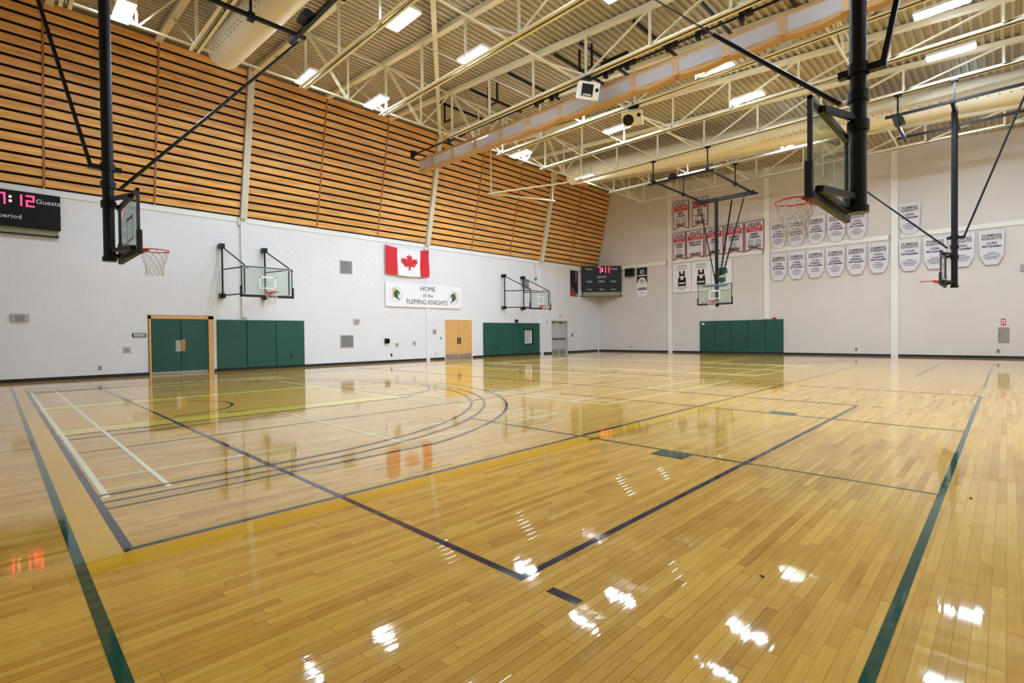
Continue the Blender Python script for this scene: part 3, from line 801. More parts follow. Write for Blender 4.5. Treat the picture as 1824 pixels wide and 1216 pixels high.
def wall_hoop(x, y, lab, bl, br):
    t = thing('basketball_hoop', lab, 'basketball hoop', (x, y, 2.85), 'wall-mounted basketball hoops')
    T = Matrix.Translation((x, y, 0)) @ Matrix.Rotation(math.radians(-90), 4, 'Z')
    board(T, t)
    by = y+.42
    for s, xw in ((-1, bl), (1, br)):
        xb = x+s*.8
        mb = MB(); mb.tube((xw, YL-.22, 3.02), (xw, YL-.22, 5.06), .035)
        mb.box((xw-.09, YL-.3, 4.96), (xw+.09, YL, 5.14)); mb.box((xw-.09, YL-.3, 2.96), (xw+.09, YL, 3.14))
        mb.build('wall_bracket', BLACK, t)
        MB().tube((xw, YL-.22, 5.02), (xb, by, 4.02), .028).build('arm', BLACK, t)
        MB().tube((xw, YL-.22, 4.1), (xb, by, 3.95), .028).build('arm', BLACK, t)
        MB().tube((xw, YL-.22, 3.06), (xb, by, 2.97), .028).build('arm', BLACK, t)
        MB().tube((xb, by, 2.95), (xb, by, 3.95), .03).build('board_upright', BLACK, t)
        MB().bar((xb, by, 3.92), (xb+.15, by-.02, 3.92), .05, .05).build('corner_tab', BLACK, t)
    return t
wall_hoop(7.25, 19.5, 'glass backboard on black wall arms above the green padded doors', 6.49, 8.13)
wall_hoop(23.1, 19.75, 'glass backboard on black wall arms at the far end of the white wall', 22.5, 24.25)

# ------------------------------------------------------------------ padding, doors
def pads(name_label, xs3, z0, z1, wall, cat='wall padding', hole=None):
    t = thing('wall_padding', name_label, cat, ((xs3[0]+xs3[-1])/2, YL-.05, z0) if wall == 'L' else (XR-.05, (xs3[0]+xs3[-1])/2, z0))
    for a, b in zip(xs3[:-1], xs3[1:]):
        g = .006
        if wall == 'L':
            if hole and a < hole[0] and b > hole[1]:
                mb = MB(); mb.box((a+g, YL-.07, z0), (hole[0], YL-.01, z1)); mb.box((hole[1], YL-.07, z0), (b-g, YL-.01, z1))
                mb.box((hole[0], YL-.07, z0), (hole[1], YL-.01, hole[2])); mb.box((hole[0], YL-.07, hole[3]), (hole[1], YL-.01, z1))
                mb.build('pad', GREEN, t)
            else: MB().box((a+g, YL-.07, z0), (b-g, YL-.01, z1)).build('pad', GREEN, t, bevel=.018)
        else: MB().box((XR-.07, a+g, z0), (XR-.01, b-g, z1)).build('pad', GREEN, t, bevel=.018)
    return t
t = pads('three dark green padded panels right of the padded doors', [6.3, 7.42, 8.6, 9.85], .1, 2.09, 'L')
MB().box((9.2, YL-.078, .45), (9.28, YL-.068, .58)).build('outlet_cutout', DARKG, t)
t = pads('dark green wall padding with a small window cut in it', [20.8, 22.1, 23.4, 24.05, 25.97], .1, 2.1, 'L', hole=(24.46, 25.22, .74, 1.65))
mb = MB(); mb.box((24.42, YL-.078, .7), (24.46, YL-.02, 1.69)); mb.box((25.22, YL-.078, .7), (25.3, YL-.02, 1.69)); mb.box((24.42, YL-.078, 1.65), (25.3, YL-.02, 1.72)); mb.box((24.42, YL-.078, .68), (25.3, YL-.02, .74)); mb.build('window_surround', DARKG, t)
mb = MB(); mb.box((24.5, YL-.05, .76), (25.16, YL-.03, .8)); mb.box((24.46, YL-.05, .76), (24.52, YL-.03, 1.62)); mb.box((25.1, YL-.05, .76), (25.18, YL-.03, 1.62)); mb.build('window_frame', TRIM, t)
MB().box((24.5, YL-.03, .78), (25.12, YL-.02, 1.62)).build('window_pane', PLATE, t)
MB().box((22.0, YL-.078, .5), (22.07, YL-.068, .62)).build('outlet_cutout', DARKG, t)
MB().box((23.62, YL-.12, 2.14), (23.82, YL-.0, 2.32)).build('alarm_box', BLACK, t)
t = pads('dark green padded panels along the far wall below the hanging backboard', [9.53, 10.55, 11.58, 12.6, 13.62, 14.65], .1, 2.1, 'R')
MB().box((XR-.1, 9.95, 2.1), (XR-.02, 10.13, 2.22)).build('alarm_box', REDP, t)
mb = MB(); mb.add([(XR-.072, 14.5, 1.86), (XR-.072, 14.3, 1.86), (XR-.072, 14.32, 1.95), (XR-.072, 14.42, 2.0), (XR-.072, 14.5, 1.95)], [(0, 1, 2, 3, 4)]); mb.build('emblem', HOUS, t)

d1 = thing('door_1', 'double door faced with dark green pads in a maple frame', 'door', (5.1, YL, 0)); d1['kind'] = 'structure'
mb = MB(); mb.box((4.04, YL-.05, 0), (4.11, YL+.12, 2.22)); mb.box((6.0, YL-.05, 0), (6.18, YL+.12, 2.22)); mb.box((4.04, YL-.05, 2.1), (6.18, YL+.12, 2.24)); mb.build('door_frame', WOODD, d1)
for a, b in ((4.12, 5.05), (5.06, 5.99)):
    lf = MB().box((a, YL+.03, .01), (b, YL+.08, 2.1)).build('door_leaf', GREYD, d1)
    MB().box((a+.005, YL-.03, .12), (b-.005, YL+.03, 2.08)).build('door_pad', GREEN, lf, bevel=.012)
MB().box((4.88, YL-.035, .85), (5.06, YL-.028, 1.28)).build('push_plate', METAL, d1)
MB().box((5.07, YL-.037, .87), (5.2, YL-.03, 1.32)).build('push_plate', mat('brass_plate', (170, 130, 70), .4, metal=.5), d1)
for z in (.6, 1.2, 1.8): MB().box((6.0, YL-.06, z), (6.03, YL-.04, z+.1)).build('hinge', METAL, d1)
d2 = thing('door_2', 'pale maple double door with grey kick plates', 'door', (18.9, YL, 0)); d2['kind'] = 'structure'
mb = MB(); mb.box((17.86, YL-.02, 0), (17.9, YL+.12, 2.27)); mb.box((19.91, YL-.02, 0), (19.95, YL+.12, 2.27)); mb.box((17.86, YL-.02, 2.24), (19.95, YL+.12, 2.28)); mb.build('door_frame', TRIM, d2)
for a, b, hx in ((17.905, 18.9, 18.8), (18.91, 19.905, 18.96)):
    lf = MB().box((a, YL+.0, .01), (b, YL+.05, 2.235)).build('door_leaf', WOODD, d2)
    MB().box((a+.03, YL-.006, .03), (b-.03, YL, .27)).build('kick_plate', METAL, lf)
    MB().box((hx, YL-.04, .85), (hx+.07, YL-.004, 1.22)).build('pull_handle', BLACK, lf)
    for z in (.3, 1.2, 2.0): MB().box(((17.9 if a < 18 else 19.9)-.015, YL-.015, z), ((17.9 if a < 18 else 19.9)+.015, YL+.0, z+.1)).build('hinge', METAL, d2)
d3 = thing('door_3', 'pale grey double exit door with dark push bars', 'door', (28.2, YL, 0)); d3['kind'] = 'structure'
mb = MB(); mb.box((27.3, YL-.01, 0), (27.36, YL+.25, 2.3)); mb.box((29.06, YL-.01, 0), (29.12, YL+.25, 2.3)); mb.box((27.3, YL-.01, 2.25), (29.12, YL+.25, 2.31)); mb.box((28.17, YL+.1, 0), (28.24, YL+.2, 2.26)); mb.build('door_frame', GREYD, d3)
for a, b in ((27.37, 28.17), (28.24, 29.05)):
    lf = MB().box((a, YL+.16, .01), (b, YL+.2, 2.24)).build('door_leaf', GREYD, d3)
    MB().box((a+.06, YL+.08, .98), (b-.06, YL+.16, 1.05)).build('push_bar', BLACK, lf)
    MB().box((a+.02, YL+.15, .02), (b-.02, YL+.16, .26)).build('kick_plate', METAL, lf)
    MB().box((a+.1, YL+.12, 2.12), (b-.35, YL+.16, 2.18)).build('door_closer', BLACK, lf)

# ------------------------------------------------------------------ scoreboards
def seg_digit(mb, ch, x, z, w, h, put):
    S = {'7': 'abc', '1': 'bc', '2': 'abged'}[ch]; t_ = w*.2
    R = {'a': (x, x+w, z+h-t_, z+h), 'b': (x+w-t_, x+w, z+h/2, z+h), 'c': (x+w-t_, x+w, z, z+h/2), 'd': (x, x+w, z, z+t_), 'e': (x, x+t_, z, z+h/2), 'f': (x, x+t_, z+h/2, z+h), 'g': (x, x+w, z+h/2-t_/2, z+h/2+t_/2)}
    for s in S: mb.box((R[s][0], R[s][2], .0), (R[s][1], R[s][3], .006))
def scoreboard(org, wall, W, H, lab, texts, digits, dpos, dsz, tray):
    A = frame_axes(wall).copy(); A.translation = Vector(org)
    t = thing('scoreboard', lab, 'scoreboard', org)
    MB(A).box((-W/2, -H/2, .0), (W/2, H/2, .16)).build('cabinet', BLACK, t, bevel=.012)
    mb = MB(A @ Matrix.Translation((0, 0, .162)))
    for ch, x in digits: seg_digit(mb, ch, x, dpos, dsz[0], dsz[1], None)
    mb.build('red_digits', LEDR, t)
    mb = MB(A @ Matrix.Translation((0, 0, .162)))
    for zz_ in (.25, .62): mb.box((dsz[2], dpos+dsz[1]*zz_, 0), (dsz[2]+.06, dpos+dsz[1]*zz_+.06, .006))
    mb.build('colon', LEDA, t)
    for s, sz_, x, z in texts:
        p = A @ Vector((x, z, .163)); put_text(s, sz_, LEDW, p, wall, t)
    mb = MB(A)
    if tray == 'L':
        mb.box((-W/2, -H/2-.2, .02), (W/2-.06, -H/2, .05)); mb.cur = 1; mb.box((-W/2, -H/2-.235, .02), (W/2-.05, -H/2-.2, .12)); mb.box((W/2-.14, -H/2-.24, 0), (W/2-.06, -H/2-.18, .14))
    else:
        mb.box((-W/2+.12, -H/2-.32, .02), (W/2-.06, -H/2, .05)); mb.cur = 1; mb.box((-W/2+.1, -H/2-.34, .03), (W/2-.04, -H/2-.31, .08)); mb.box((W/2-.08, -H/2-.33, .03), (W/2-.05, -H/2, .08)); mb.box((-W/2+.1, -H/2-.33, .03), (-W/2+.13, -H/2, .08))
    mb.build('support_rail', [mat('rail_beige', (150, 144, 120), .5) if 'rail_beige' not in MATS else MATS['rail_beige'], BLACK], t)
    return t, A
scoreboard((.25, YL-.02, 5.56), 'L', 2.8, 1.14, 'black scoreboard with red digits cut off by the left edge of the photo',
           [('Guests', .215, 1.1, .3), ('period', .2, .2, -.26), ('Home', .215, -1.1, .3)],
           [('7', -.1), ('1', .28), ('2', .57)], .1, (.2, .36, .18), 'L')
cx_, cy_ = 31.45, 21.35
t, A = scoreboard((cx_+.35, cy_+.35, 5.42), 'C', 2.95, 1.9, 'black scoreboard with red digits hung across the far corner',
           [('Home', .2, -.93, .72), ('Guests', .2, .93, .74), ('period', .24, .02, .15), ('Fouls', .2, -.9, -.2), ('player', .2, .02, -.18), ('Fouls', .2, .9, -.2), ('Bonus', .15, -.9, -.78), ('Game', .16, .02, -.78), ('Bonus', .15, .9, -.78)],
           [('7', -.26), ('1', .13), ('1', .38)], .44, (.2, .44, .04), 'C')
mb = MB(A)
for sx in (-1, 1):
    for zz_ in (.55, -1.27): mb.bar((sx*1.5, zz_, -.05), (sx*1.2, zz_, .02), .06, .06); mb.box((sx*1.46, zz_-.05, -.08), (sx*1.56, zz_+.05, .02))
mb.build('mounting_lug', BLACK, t)

# ------------------------------------------------------------------ flag and banner on the white wall
fl = thing('flag', 'red and white flag with a red maple leaf hung on the white wall', 'flag', (15.4, YL-.03, 5.25))
FA, FB_, FT, FBt = 14.05, 16.78, 6.0, 4.56
def wob(x, z):
    u = (x-FA)/(FB_-FA); v = (FT-z)/(FT-FBt)
    return .12+.02*math.sin(9*u+5*v)+.018*math.sin(17*u-6*v+1)+.03*math.sin(math.pi*u)*v
def sag(u): return .1*math.sin(math.pi*u)
def cloth(u0, u1, v0, v1, n, m_, off=0):
    vs = []; fs = []
    for j in range(m_+1):
        for i in range(n+1):
            u = u0+(u1-u0)*i/n; v = v0+(v1-v0)*j/m_; x = FA+(FB_-FA)*u; z = FT-(FT-FBt)*v-sag(u)*(1-.3*v)
            vs.append((x, YL-wob(x, FT-(FT-FBt)*v)-off, z))
    for j in range(m_):
        for i in range(n): fs.append((j*(n+1)+i, j*(n+1)+i+1, (j+1)*(n+1)+i+1, (j+1)*(n+1)+i))
    return vs, fs
for u0, u1, m_, nm in ((0, .26, RED, 'red_band'), (.26, .78, WHITEC, 'white_field'), (.78, 1, RED, 'red_band')):
    vs, fs = cloth(u0, u1, 0, 1, 16, 20); MB().add(vs, fs, True).build(nm, m_, fl)
half = [(0, 1), (.09, .8), (.22, .87), (.16, .52), (.36, .7), (.4, .6), (.62, .64), (.55, .46), (.66, .4), (.38, .12), (.42, .02), (.06, .06), (.07, -.22)]
leaf = [(x, z) for x, z in half] + [(-x, z) for x, z in reversed(half[1:])]
vs = []
for x, z in leaf:
    u = .525+x*.3; v = .66-z*.5; X = FA+(FB_-FA)*u
    vs.append((X, YL-wob(X, FT-(FT-FBt)*v)-.02, FT-(FT-FBt)*v-sag(u)*(1-.3*v)))
MB().add(vs, [tuple(range(len(vs)))]).build('maple_leaf', RED, fl)
for x in (14.1, 16.7): MB().box((x-.04, YL-.11, 5.96), (x+.04, YL-.08, 6.05)).build('clip', METAL, fl)

bn = thing('banner', 'long white banner with dark lettering below the flag', 'banner', (16.55, YL-.03, 2.9))
MB().box((14.05, YL-.075, 2.88), (19.07, YL-.062, 4.15)).build('cloth', WHITEC, bn)
put_text('HOME', .36, INK, (16.7, YL-.08, 3.88), 'L', bn)
put_text('of the', .3, INK, (16.7, YL-.08, 3.53), 'L', bn)
put_text('FLEMING KNIGHTS', .36, INK, (16.68, YL-.08, 3.16), 'L', bn, sx=.9)
def emblem(cx, cz_, flip):
    s = -1 if flip else 1
    P3 = lambda pts: [(cx+s*x, YL-.077, cz_+z) for x, z in pts]
    mb = MB(); mb.ring((cx, YL-.076, cz_), .36, .006, 40, 4, (0, 1, 0)); mb.build('emblem_ring', MAROON, bn)
    mb = MB(); mb.prism(P3([(-.2, .28), (.0, .33), (.12, .25), (-.05, .2), (-.13, .05), (-.12, -.15), (-.24, -.2), (-.22, .05)]), (0, -.002, 0)); mb.build('emblem_plume', TANP, bn)
    mb = MB(); mb.prism(P3([(-.12, .12), (0, .22), (.14, .2), (.22, .08), (.24, -.04), (.14, .0), (.1, -.14), (.2, -.24), (.2, -.32), (.02, -.2), (-.08, -.18), (-.14, -.02)]), (0, -.004, 0)); mb.build('emblem_helmet', GREENH, bn)
    mb = MB(); mb.prism(P3([(.08, .06), (.2, .04), (.2, -.02), (.1, -.06)]), (0, -.006, 0)); mb.build('emblem_visor', TANP, bn)
    for word, a0, a1, up in (('FLEMING', 152, 28, 1), ('KNIGHTS', 212, 328, -1)):
        for i, ch in enumerate(word):
            a = math.radians(a0+(a1-a0)*i/(len(word)-1)); r = .49
            o = put_text(ch, .13, INKP, (cx+r*math.cos(a), YL-.08, cz_+r*math.sin(a)), 'L', bn)
            o.matrix_local = o.matrix_local @ Matrix.Rotation(a-math.pi/2 if up > 0 else a+math.pi/2, 4, 'Z')
emblem(14.68, 3.52, False); emblem(18.5, 3.5, True)

# ------------------------------------------------------------------ pennants on the far wall
def pennant_white(y0, y1, zt, zb, lab, grp, words, small):
    yc = (y0+y1)/2; w_ = abs(y1-y0)/2-.012; c = .3
    t = thing('pennant', lab, 'banner', (XR-.05, yc, zb), grp)
    for q in (-.3, .3): MB().box((XR-.1, yc+q-.015, zt-.04), (XR, yc+q+.015, zt-.01)).build('mounting_tab', METAL, t)
    pts = [(yc+w_, zt), (yc-w_, zt), (yc-w_*.93, zb+.42), (yc-w_*.5, zb), (yc+w_*.5, zb), (yc+w_*.93, zb+.42)]
    MB().prism([(XR-.105-.04*(zt-z)/(zt-zb)+.03, y, z) for y, z in pts], (.012, 0, 0)).build('cloth', BANNERW, t)
    xx = XR-.075; H = zt-zb
    def tx(s, sz, m, f, sx=1):
        z = zt-H*f; put_text(s, sz, m, (XR-.081-.04*f-.004, yc, z), 'R', t, sx=sx, bold=.004)
    tx('FLEMING', .175, INKG, .16, .95); tx('KNIGHTS', .175, INKG, .25, .95)
    f = .38
    for s in words: tx(s, .15, INKP, f, sx=.88); f += .088
    mb = MB(); f = .66
    for k, wd in enumerate(small):
        z = zt-H*f; x = XR-.081-.04*f-.003; mb.box((x, yc-wd/2, z-.014), (x+.003, yc+wd/2, z+.014)); f += .055
    mb.build('small_print', INKL, t)
    return t
wrow = [(10.24, 9.31), (9.25, 8.36), (8.29, 7.38), (7.32, 6.4), (6.34, 5.42), (5.34, 4.44)]
A3 = ['CCAA', 'Academic', 'All-Canadian']; A2 = ['CCAA', 'All-Canadian']
pos6 = ['first', 'second', 'third', 'fourth', 'fifth', 'sixth']
for i, (a, b) in enumerate(wrow):
    pennant_white(a, b, 5.99, 4.41, 'white pennant in the lower row between the two right pilasters, %s from the left' % pos6[i], 'white pennants on the far wall', A3, [.3, .5, .42, .3][:3+(i % 2)])
for i, (a, b) in enumerate([(10.24, 9.33), (9.29, 8.35), (8.27, 7.32), (7.26, 6.36), (6.32, 5.37)]):
    pennant_white(a, b, 7.92, 6.32, 'white pennant in the upper row behind the nearest hoop, %s from the left' % pos6[i], 'white pennants on the far wall', A3, [.3, .5, .55, .3][:4-(i % 2)])
t = pennant_white(4.03, 3.14, 7.88, 6.26, 'white pennant alone in the upper row right of the right pilaster', 'white pennants on the far wall', A2, [.3, .6, .5, .3])
for i, (a, b) in enumerate([(4.04, 3.13), (3.05, 2.12), (2.03, 1.11), (.99, .08)]):
    pennant_white(a, b, 6.02, 4.4, 'white pennant in the lower row right of the right pilaster, %s from the left' % pos6[i], 'white pennants on the far wall', A2, [.3, .55, .6, .4])
def pennant_red(y0, y1, zt, zb, lab, lines, years, small):
    yc = (y0+y1)/2; w_ = abs(y1-y0)/2-.012
    t = thing('pennant', lab, 'banner', (XR-.05, yc, zb), 'red-bordered championship pennants')
    for q in (-.35, .35): MB().box((XR-.075, yc+q-.015, zt-.06), (XR, yc+q+.015, zt-.02)).build('mounting_tab', METAL, t)
    def sh(s, zt_, zb_, nk): return [(XR-.07-s, y, z) for y, z in ((yc+nk, zt_), (yc-nk, zt_), (yc-nk, zb_), (yc, zb_+.22), (yc+nk, zb_))]
    MB().prism(sh(.012, zt, zb, w_), (.012, 0, 0)).build('border', MAROON, t)
    MB().prism(sh(.018, zt-.05, zb+.09, w_-.055), (.006, 0, 0)).build('cloth', BANNERW, t)
    H = zt-zb; x = XR-.096; k = 2*w_/1.15
    def tx(s, sz, m, f, sx=1, b=0): put_text(s, sz, m, (x, yc, zt-H*f), 'R', t, sx=sx*k, bold=b)
    mb = MB(); mb.box((x+.004, yc-w_*.82, zt-H*.36), (x+.01, yc+w_*.82, zt-H*.17)); mb.build('red_field', REDP, t)
    tx('Ontario Colleges', .12, INK, .085, .9, .004); tx('Athletic Association', .12, INK, .14, .8, .004)
    tx('OCAA', .3, BANNERW, .225, .9); tx('CHAMPIONS', .12, BANNERW, .325, .9)
    f = .44
    for s in lines: tx(s, .18, INK, f, .8, .008); f += .092
    mb = MB()
    for i in range(small):
        z = zt-H*(f+.0+i*.042)
        for s in ((-1, 1) if small < 6 else (0,)): mb.box((x, yc+s*w_*.42-.16, z-.012), (x+.004, yc+s*w_*.42+.16, z+.012))
    mb.build('small_print', INKL, t)
    tx(years, .21, INK, .845, .82, .008)
red = [(16.48, 15.34, 10.3, 8.38, 'upper row beside the left pilaster', ["MEN'S", 'CURLING'], '2009-2010', 5),
       (15.12, 14.03, 10.3, 8.38, 'upper row on its right end', ["MEN'S", 'GOLF', 'DIVISION II'], '2009-2010', 4),
       (16.5, 15.57, 8.2, 6.3, 'lower row, leftmost and narrowest', ["WOMEN'S", 'CURLING'], '2007-2008', 7),
       (15.53, 14.3, 8.2, 6.3, 'lower row, second from the left', ["MEN'S GOLF", 'DIVISION II'], '2008-2009', 0),
       (14.22, 13.03, 8.2, 6.3, 'lower row, behind the far hoop mast', ["MEN'S", 'CURLING'], '2008-2009', 7),
       (12.95, 11.78, 8.2, 6.3, 'lower row, fourth from the left', ["WOMEN'S", 'CURLING'], '2008-2009', 7),
       (11.73, 10.56, 8.2, 6.3, 'lower row, rightmost', ['MIXED', 'CURLING'], '2009-2010', 5)]
for a, b, zt, zb, nm, ln_, yr, sm_ in red:
    pennant_red(a, b, zt, zb, 'red-bordered championship pennant, ' + nm, ln_, yr, sm_)
def jersey_poster(y0, y1, lab, kind):
    yc = (y0+y1)/2; w_ = abs(y1-y0)/2
    t = thing('jersey_poster', lab, 'poster', (XR-.05, yc, 4.1))
    MB().box((XR-.07, yc-w_, 4.1), (XR-.052, yc+w_, 6.07)).build('sheet', WHITEC, t)
    x = XR-.073
    put_text('FLEMING', .17, INKG, (x, yc, 5.86), 'R', t); put_text('KNIGHTS', .17, INKG, (x, yc, 5.69), 'R', t)
    def P4(pts, d=0): return [(x-d, yc-px*1.0, 4.1+pz) for px, pz in pts]
    if kind == 'tank':
        MB().prism(P4([(-.3, .42), (.3, .42), (.27, .95), (.2, 1.15), (.2, 1.45), (.1, 1.45), (.07, 1.28), (0, 1.22), (-.07, 1.28), (-.1, 1.45), (-.2, 1.45), (-.2, 1.15), (-.27, .95)]), (-.004, 0, 0)).build('jersey', BLACK, t)
        mb = MB(); mb.box((x-.008, yc-.19, 4.1+1.02), (x-.004, yc+.19, 4.1+1.1)); mb.box((x-.008, yc-.1, 4.1+.86), (x-.004, yc+.1, 4.1+1.04)); mb.box((x-.008, yc-.22, 4.1+.58), (x-.004, yc+.22, 4.1+.66)); mb.build('jersey_print', HOUS, t)
    else:
        MB().prism(P4([(-.25, .5), (0, .42), (.25, .5), (.24, 1.05), (.4, 1.02), (.34, 1.35), (.16, 1.46), (.07, 1.4), (-.07, 1.4), (-.16, 1.46), (-.34, 1.35), (-.4, 1.02), (-.24, 1.05)]), (-.004, 0, 0)).build('jersey', GREENH, t)
        MB().box((x-.008, yc-.2, 4.1+.8), (x-.004, yc+.2, 4.1+.96)).build('jersey_print', HOUS, t)
    mb = MB()
    for z, wd in ((.32, 1.0), (.24, .55), (.16, .4)): mb.box((x-.003, yc-wd/2, 4.1+z), (x, yc+wd/2, 4.1+z+.025))
    mb.build('caption', INKL, t)
jersey_poster(16.51, 15.21, 'white poster of a black sleeveless jersey beside the pilaster', 'tank')
jersey_poster(15.18, 13.86, 'white poster of a black sleeveless jersey, middle of the three jersey posters', 'tank')
jersey_poster(13.82, 12.52, 'white poster of a green short-sleeved jersey behind the hoop mast', 'tee')

# ------------------------------------------------------------------ posters, speaker, devices
t = thing('poster', 'tall narrow black and red poster left of the corner scoreboard', 'poster', (29.95, YL-.02, 4.1))
MB().box((29.45, YL-.03, 4.1), (30.38, YL-.015, 6.0)).build('sheet', NAVYP, t)
MB().box((29.45, YL-.034, 4.12), (30.0, YL-.03, 4.4)).build('red_block', REDP, t)
mb = MB(); mb.add([(29.46, YL-.033, 4.4), (30.0, YL-.033, 4.4), (29.8, YL-.033, 4.75), (29.62, YL-.033, 4.6), (29.52, YL-.033, 4.9)], [(0, 1, 2, 3, 4)]); mb.build('red_flare', MAROON, t)
MB().tube((30.12, YL-.034, 5.3), (30.12, YL-.03, 5.3), .13, 16).build('orange_dot', ORIM, t)
mb = MB()
for k in range(8): mb.box((30.1, YL-.034, 5.5+k*.055), (30.17, YL-.03, 5.535+k*.055))
for k in range(3): mb.box((30.05, YL-.034, 4.15+k*.07), (30.33, YL-.03, 4.18+k*.07))
mb.build('lettering', LEDW, t)
t = thing('poster', 'narrow dark and white poster with a round white emblem right of the wall speaker', 'poster', (XR-.03, 18.9, 4.0))
MB().box((XR-.05, 18.48, 4.0), (XR-.035, 19.34, 6.1)).build('sheet', WHITEC, t)
MB().box((XR-.054, 18.49, 5.0), (XR-.05, 19.33, 6.09)).build('dark_field', NAVYP, t)
mb = MB(); mb.ring((XR-.055, 18.91, 5.78), .12, .035, 24, 6, (1, 0, 0)); mb.box((XR-.058, 18.55, 5.48), (XR-.054, 19.27, 5.55)); mb.tube((XR-.058, 18.91, 5.05), (XR-.054, 18.91, 5.05), .33, 26); mb.build('white_emblem', HOUS, t)
mb = MB(); mb.ring((XR-.06, 18.91, 5.07), .14, .014, 24, 5, (1, 0, 0)); mb.box((XR-.062, 18.88, 5.02), (XR-.058, 18.94, 5.2)); mb.box((XR-.055, 18.6, 4.58), (XR-.05, 19.2, 4.64)); mb.box((XR-.055, 18.53, 4.48), (XR-.05, 19.28, 4.55)); mb.build('dark_print', NAVYP, t)
put_text('OCAA', .16, REDP, (XR-.054, 18.92, 4.24), 'R', t)
t = thing('wall_speaker', 'black wall speaker between the corner scoreboard and a poster', 'speaker', (XR-.1, 19.83, 5.5))
MB().box((XR-.32, 19.5, 5.52), (XR-.06, 20.18, 6.1)).build('cabinet', BLACK, t, bevel=.01)
MB().box((XR-.06, 19.7, 5.7), (XR, 19.95, 5.9)).build('bracket', METAL, t)
MB().tube((XR-.02, 20.15, 6.02), (XR-.02, 21.0, 6.1), .008, 5).build('cable', BLACK, t)

def vent(x0, x1, z0, z1, lab):
    t = thing('wall_vent', lab, 'vent', ((x0+x1)/2, YL-.01, z0), 'louvred wall vents')
    MB().box((x0+.03, YL-.012, z0+.03), (x1-.03, YL-.008, z1-.03)).build('backing', mat('vent_dark', (96, 94, 96), .7) if 'vent_dark' not in MATS else MATS['vent_dark'], t)
    mb = MB(); mb.box((x0, YL-.03, z0), (x1, YL, z0+.03)); mb.box((x0, YL-.03, z1-.03), (x1, YL, z1)); mb.box((x0, YL-.03, z0), (x0+.03, YL, z1)); mb.box((x1-.03, YL-.03, z0), (x1, YL, z1)); mb.build('frame', PLATE, t)
    n = 12; mb = MB()
    for k in range(n):
        x = x0+.05+(x1-x0-.1)*k/(n-1); mb.box((x-.008, YL-.028, z0+.03), (x+.008, YL-.012, z1-.03))
    mb.build('louvres', PLATE, t)
vent(11.62, 12.26, 4.37, 5.0, 'grey louvred vent high on the white wall left of the flag')
vent(11.6, 12.27, .82, 1.42, 'grey louvred vent low on the white wall right of the green pads')
vent(24.3, 25.0, 4.35, 5.0, 'dark louvred vent behind the far wall-mounted backboard')
def plate(name, x, z, w_, h_, lab, cat, m=PLATE, wall='L', detail='disc', dep=.02):
    loc = (x, YL, z-h_/2) if wall == 'L' else (XR, x, z-h_/2)
    t = thing(name, lab, cat, loc)
    A_ = frame_axes(wall).copy(); A_.translation = Vector((x, YL-.004, z)) if wall == 'L' else Vector((XR, x, z))
    MB(A_).box((-w_/2, -h_/2, 0), (w_/2, h_/2, dep)).build('plate', m, t, bevel=.004)
    if detail == 'disc': MB(A_).tube((0, 0, dep), (0, 0, dep+.012), min(w_, h_)*.28, 12).build('centre', METAL, t)
    if detail == 'sockets':
        for s in (-1, 1): MB(A_).box((-w_*.25, s*h_*.25-.02, dep), (w_*.25, s*h_*.25+.02, dep+.004)).build('socket', INKL, t)
    if detail == 'lamps':
        for s in (-1, 1): MB(A_).box((s*w_*.12-.05, -h_*.3, dep), (s*w_*.12+.05, h_*.3, dep+.03)).build('lamp_head', METAL, t)
    if detail == 'lines':
        mb = MB(A_)
        for k in (-1, 0, 1): mb.box((-w_*.42, k*h_*.25-.01, dep), (w_*.42, k*h_*.25+.012, dep+.003))
        mb.build('print', HOUS, t)
    return t, A_
plate('emergency_light', .63, 2.09, .42, .24, 'grey emergency light box on the white wall at far left', 'emergency light', detail='lamps', dep=.08)
plate('control_plate', 3.38, .96, .22, .2, 'square grey control plate left of the green doors', 'wall plate', detail='disc')
plate('door_sign', 3.75, 1.49, .42, .15, 'small black sign with white lines left of the green doors', 'sign', BLACK, detail='lines')
plate('outlet', 2.61, .35, .1, .14, 'small outlet low on the white wall left of the green doors', 'outlet', detail='sockets')
plate('signal_horn', 12.45, 2.09, .3, .24, 'pale signal horn above the lower wall vent', 'signal horn', detail='disc', dep=.06)
t, A_ = plate('wall_phone', 14.1, 1.1, .2, .26, 'black wall phone on the white wall below the banner', 'phone', BLACK, detail='', dep=.1)
MB(A_).box((.06, -.1, .1), (.12, .1, .16)).build('handset', RUBBER, t, bevel=.01)
plate('control_plate', 14.73, .89, .2, .2, 'square grey plate right of the black wall phone', 'wall plate', detail='disc')
plate('control_plate', 15.82, .95, .19, .2, 'square grey plate left of the white column', 'wall plate', detail='disc')
plate('outlet', 14.39, .37, .1, .16, 'dark outlet below the black wall phone', 'outlet', BLACK, detail='sockets')
plate('signal_horn', 17.15, 1.58, .22, .24, 'pale signal horn left of the maple doors', 'signal horn', detail='disc', dep=.05)
plate('light_switch', 17.6, 1.2, .06, .12, 'dark switch at the left edge of the maple doors', 'switch', BLACK, detail='')
plate('outlet', 17.2, .33, .09, .14, 'white outlet low beside the maple doors', 'outlet', TRIM, detail='sockets')
plate('signal_horn', 26.75, 2.2, .26, .26, 'pale signal horn left of the grey exit doors', 'signal horn', TRIM, detail='disc', dep=.05)
plate('card_reader', 29.64, 1.25, .12, .24, 'dark card reader right of the grey exit doors', 'card reader', BLACK, detail='')
t, A_ = plate('exit_sign', 28.29, 2.62, .5, .28, 'pale exit sign with red lettering above the grey doors', 'sign', TRIM, detail='', dep=.05)
put_text('EXIT', .22, REDP, A_ @ Vector((0, 0, .053)), 'L', t)
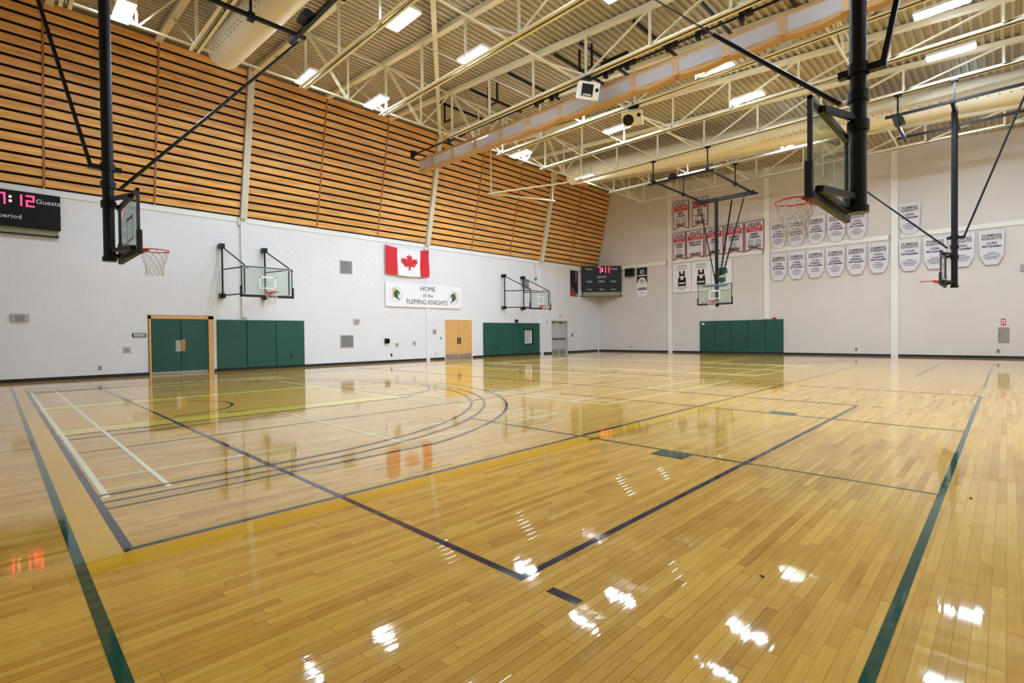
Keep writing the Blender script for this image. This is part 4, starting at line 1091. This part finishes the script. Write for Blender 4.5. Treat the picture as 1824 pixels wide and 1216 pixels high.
plate('outlet', .3, .34, .12, .16, 'outlet below the fire extinguisher cabinet', 'outlet', METAL, 'R', 'sockets')
plate('outlet', 5.9, .34, .11, .16, 'outlet low on the far wall between the green pads and the right pilaster', 'outlet', METAL, 'R', 'sockets')
plate('outlet', 19.93, .37, .1, .16, 'outlet low on the far wall near the corner', 'outlet', METAL, 'R', 'sockets')
plate('control_box', -.5, 4.15, .16, .3, 'dark box high on the far wall at the right edge', 'control box', METAL, 'R', '', .08)
t, A_ = plate('extinguisher_cabinet', .12, 1.09, .38, .72, 'grey metal fire extinguisher cabinet on the far wall', 'cabinet', METAL, 'R', '', .03)
MB(A_).box((-.16, -.32, .03), (.16, .32, .034)).build('door', METAL, t); MB(A_).box((-.15, .0, .034), (-.12, .06, .05)).build('latch', BLACK, t)
t, A_ = plate('extinguisher_sign', .13, 1.69, .16, .32, 'red and white extinguisher sign above the metal cabinet', 'sign', REDP, 'R', '', .01)
MB(A_).box((-.05, -.1, .01), (.05, .11, .013)).build('symbol_panel', HOUS, t); MB(A_).box((-.02, -.07, .013), (.02, .06, .016)).build('symbol', REDP, t)
t = thing('strobe_light', 'small green globe on a conduit beside the third white column', 'strobe light', (25.6, YL-.05, 5.0))
mb = MB()
for a in range(5):
    r0_, r1_ = .1*math.sin(math.pi*a/5), .1*math.sin(math.pi*(a+1)/5); z0_, z1_ = .1*math.cos(math.pi*a/5), .1*math.cos(math.pi*(a+1)/5)
    mb.tube((25.6, YL-.08, 5.08+z0_), (25.6, YL-.08, 5.08+z1_), max(r0_, .003), 12, max(r1_, .003))
mb.build('globe', mat('green_lens', (60, 140, 110), .2), t)
MB().tube((25.6, YL-.03, 5.1), (25.6, YL-.03, 6.1), .012, 6).build('conduit', METAL, t)

# bits left on the floor
def scrap(x, y, rx, ry, a, m, lab, cat):
    mb = MB(); n = 8; c, q = math.cos(a), math.sin(a)
    pts = []
    for i in range(n):
        t_ = 2*math.pi*i/n; k = .8+.3*random.random(); u, v = rx*k*math.cos(t_), ry*k*math.sin(t_)
        pts.append((x+u*c-v*q, y+u*q+v*c, .0014))
    mb.prism(pts, (0, 0, .006)); tag(mb.build(cat.replace(' ', '_'), m, at=(x, y, .0014)), lab, cat)
scrap(5.53, 0.21, .02, .009, .3, BLACK, 'small dark wood chip on the floor right of the green line', 'wood chip')
scrap(2.99, 0.98, .016, .006, 1.2, GREENH, 'tiny green scrap on the floor between two light reflections', 'scrap')
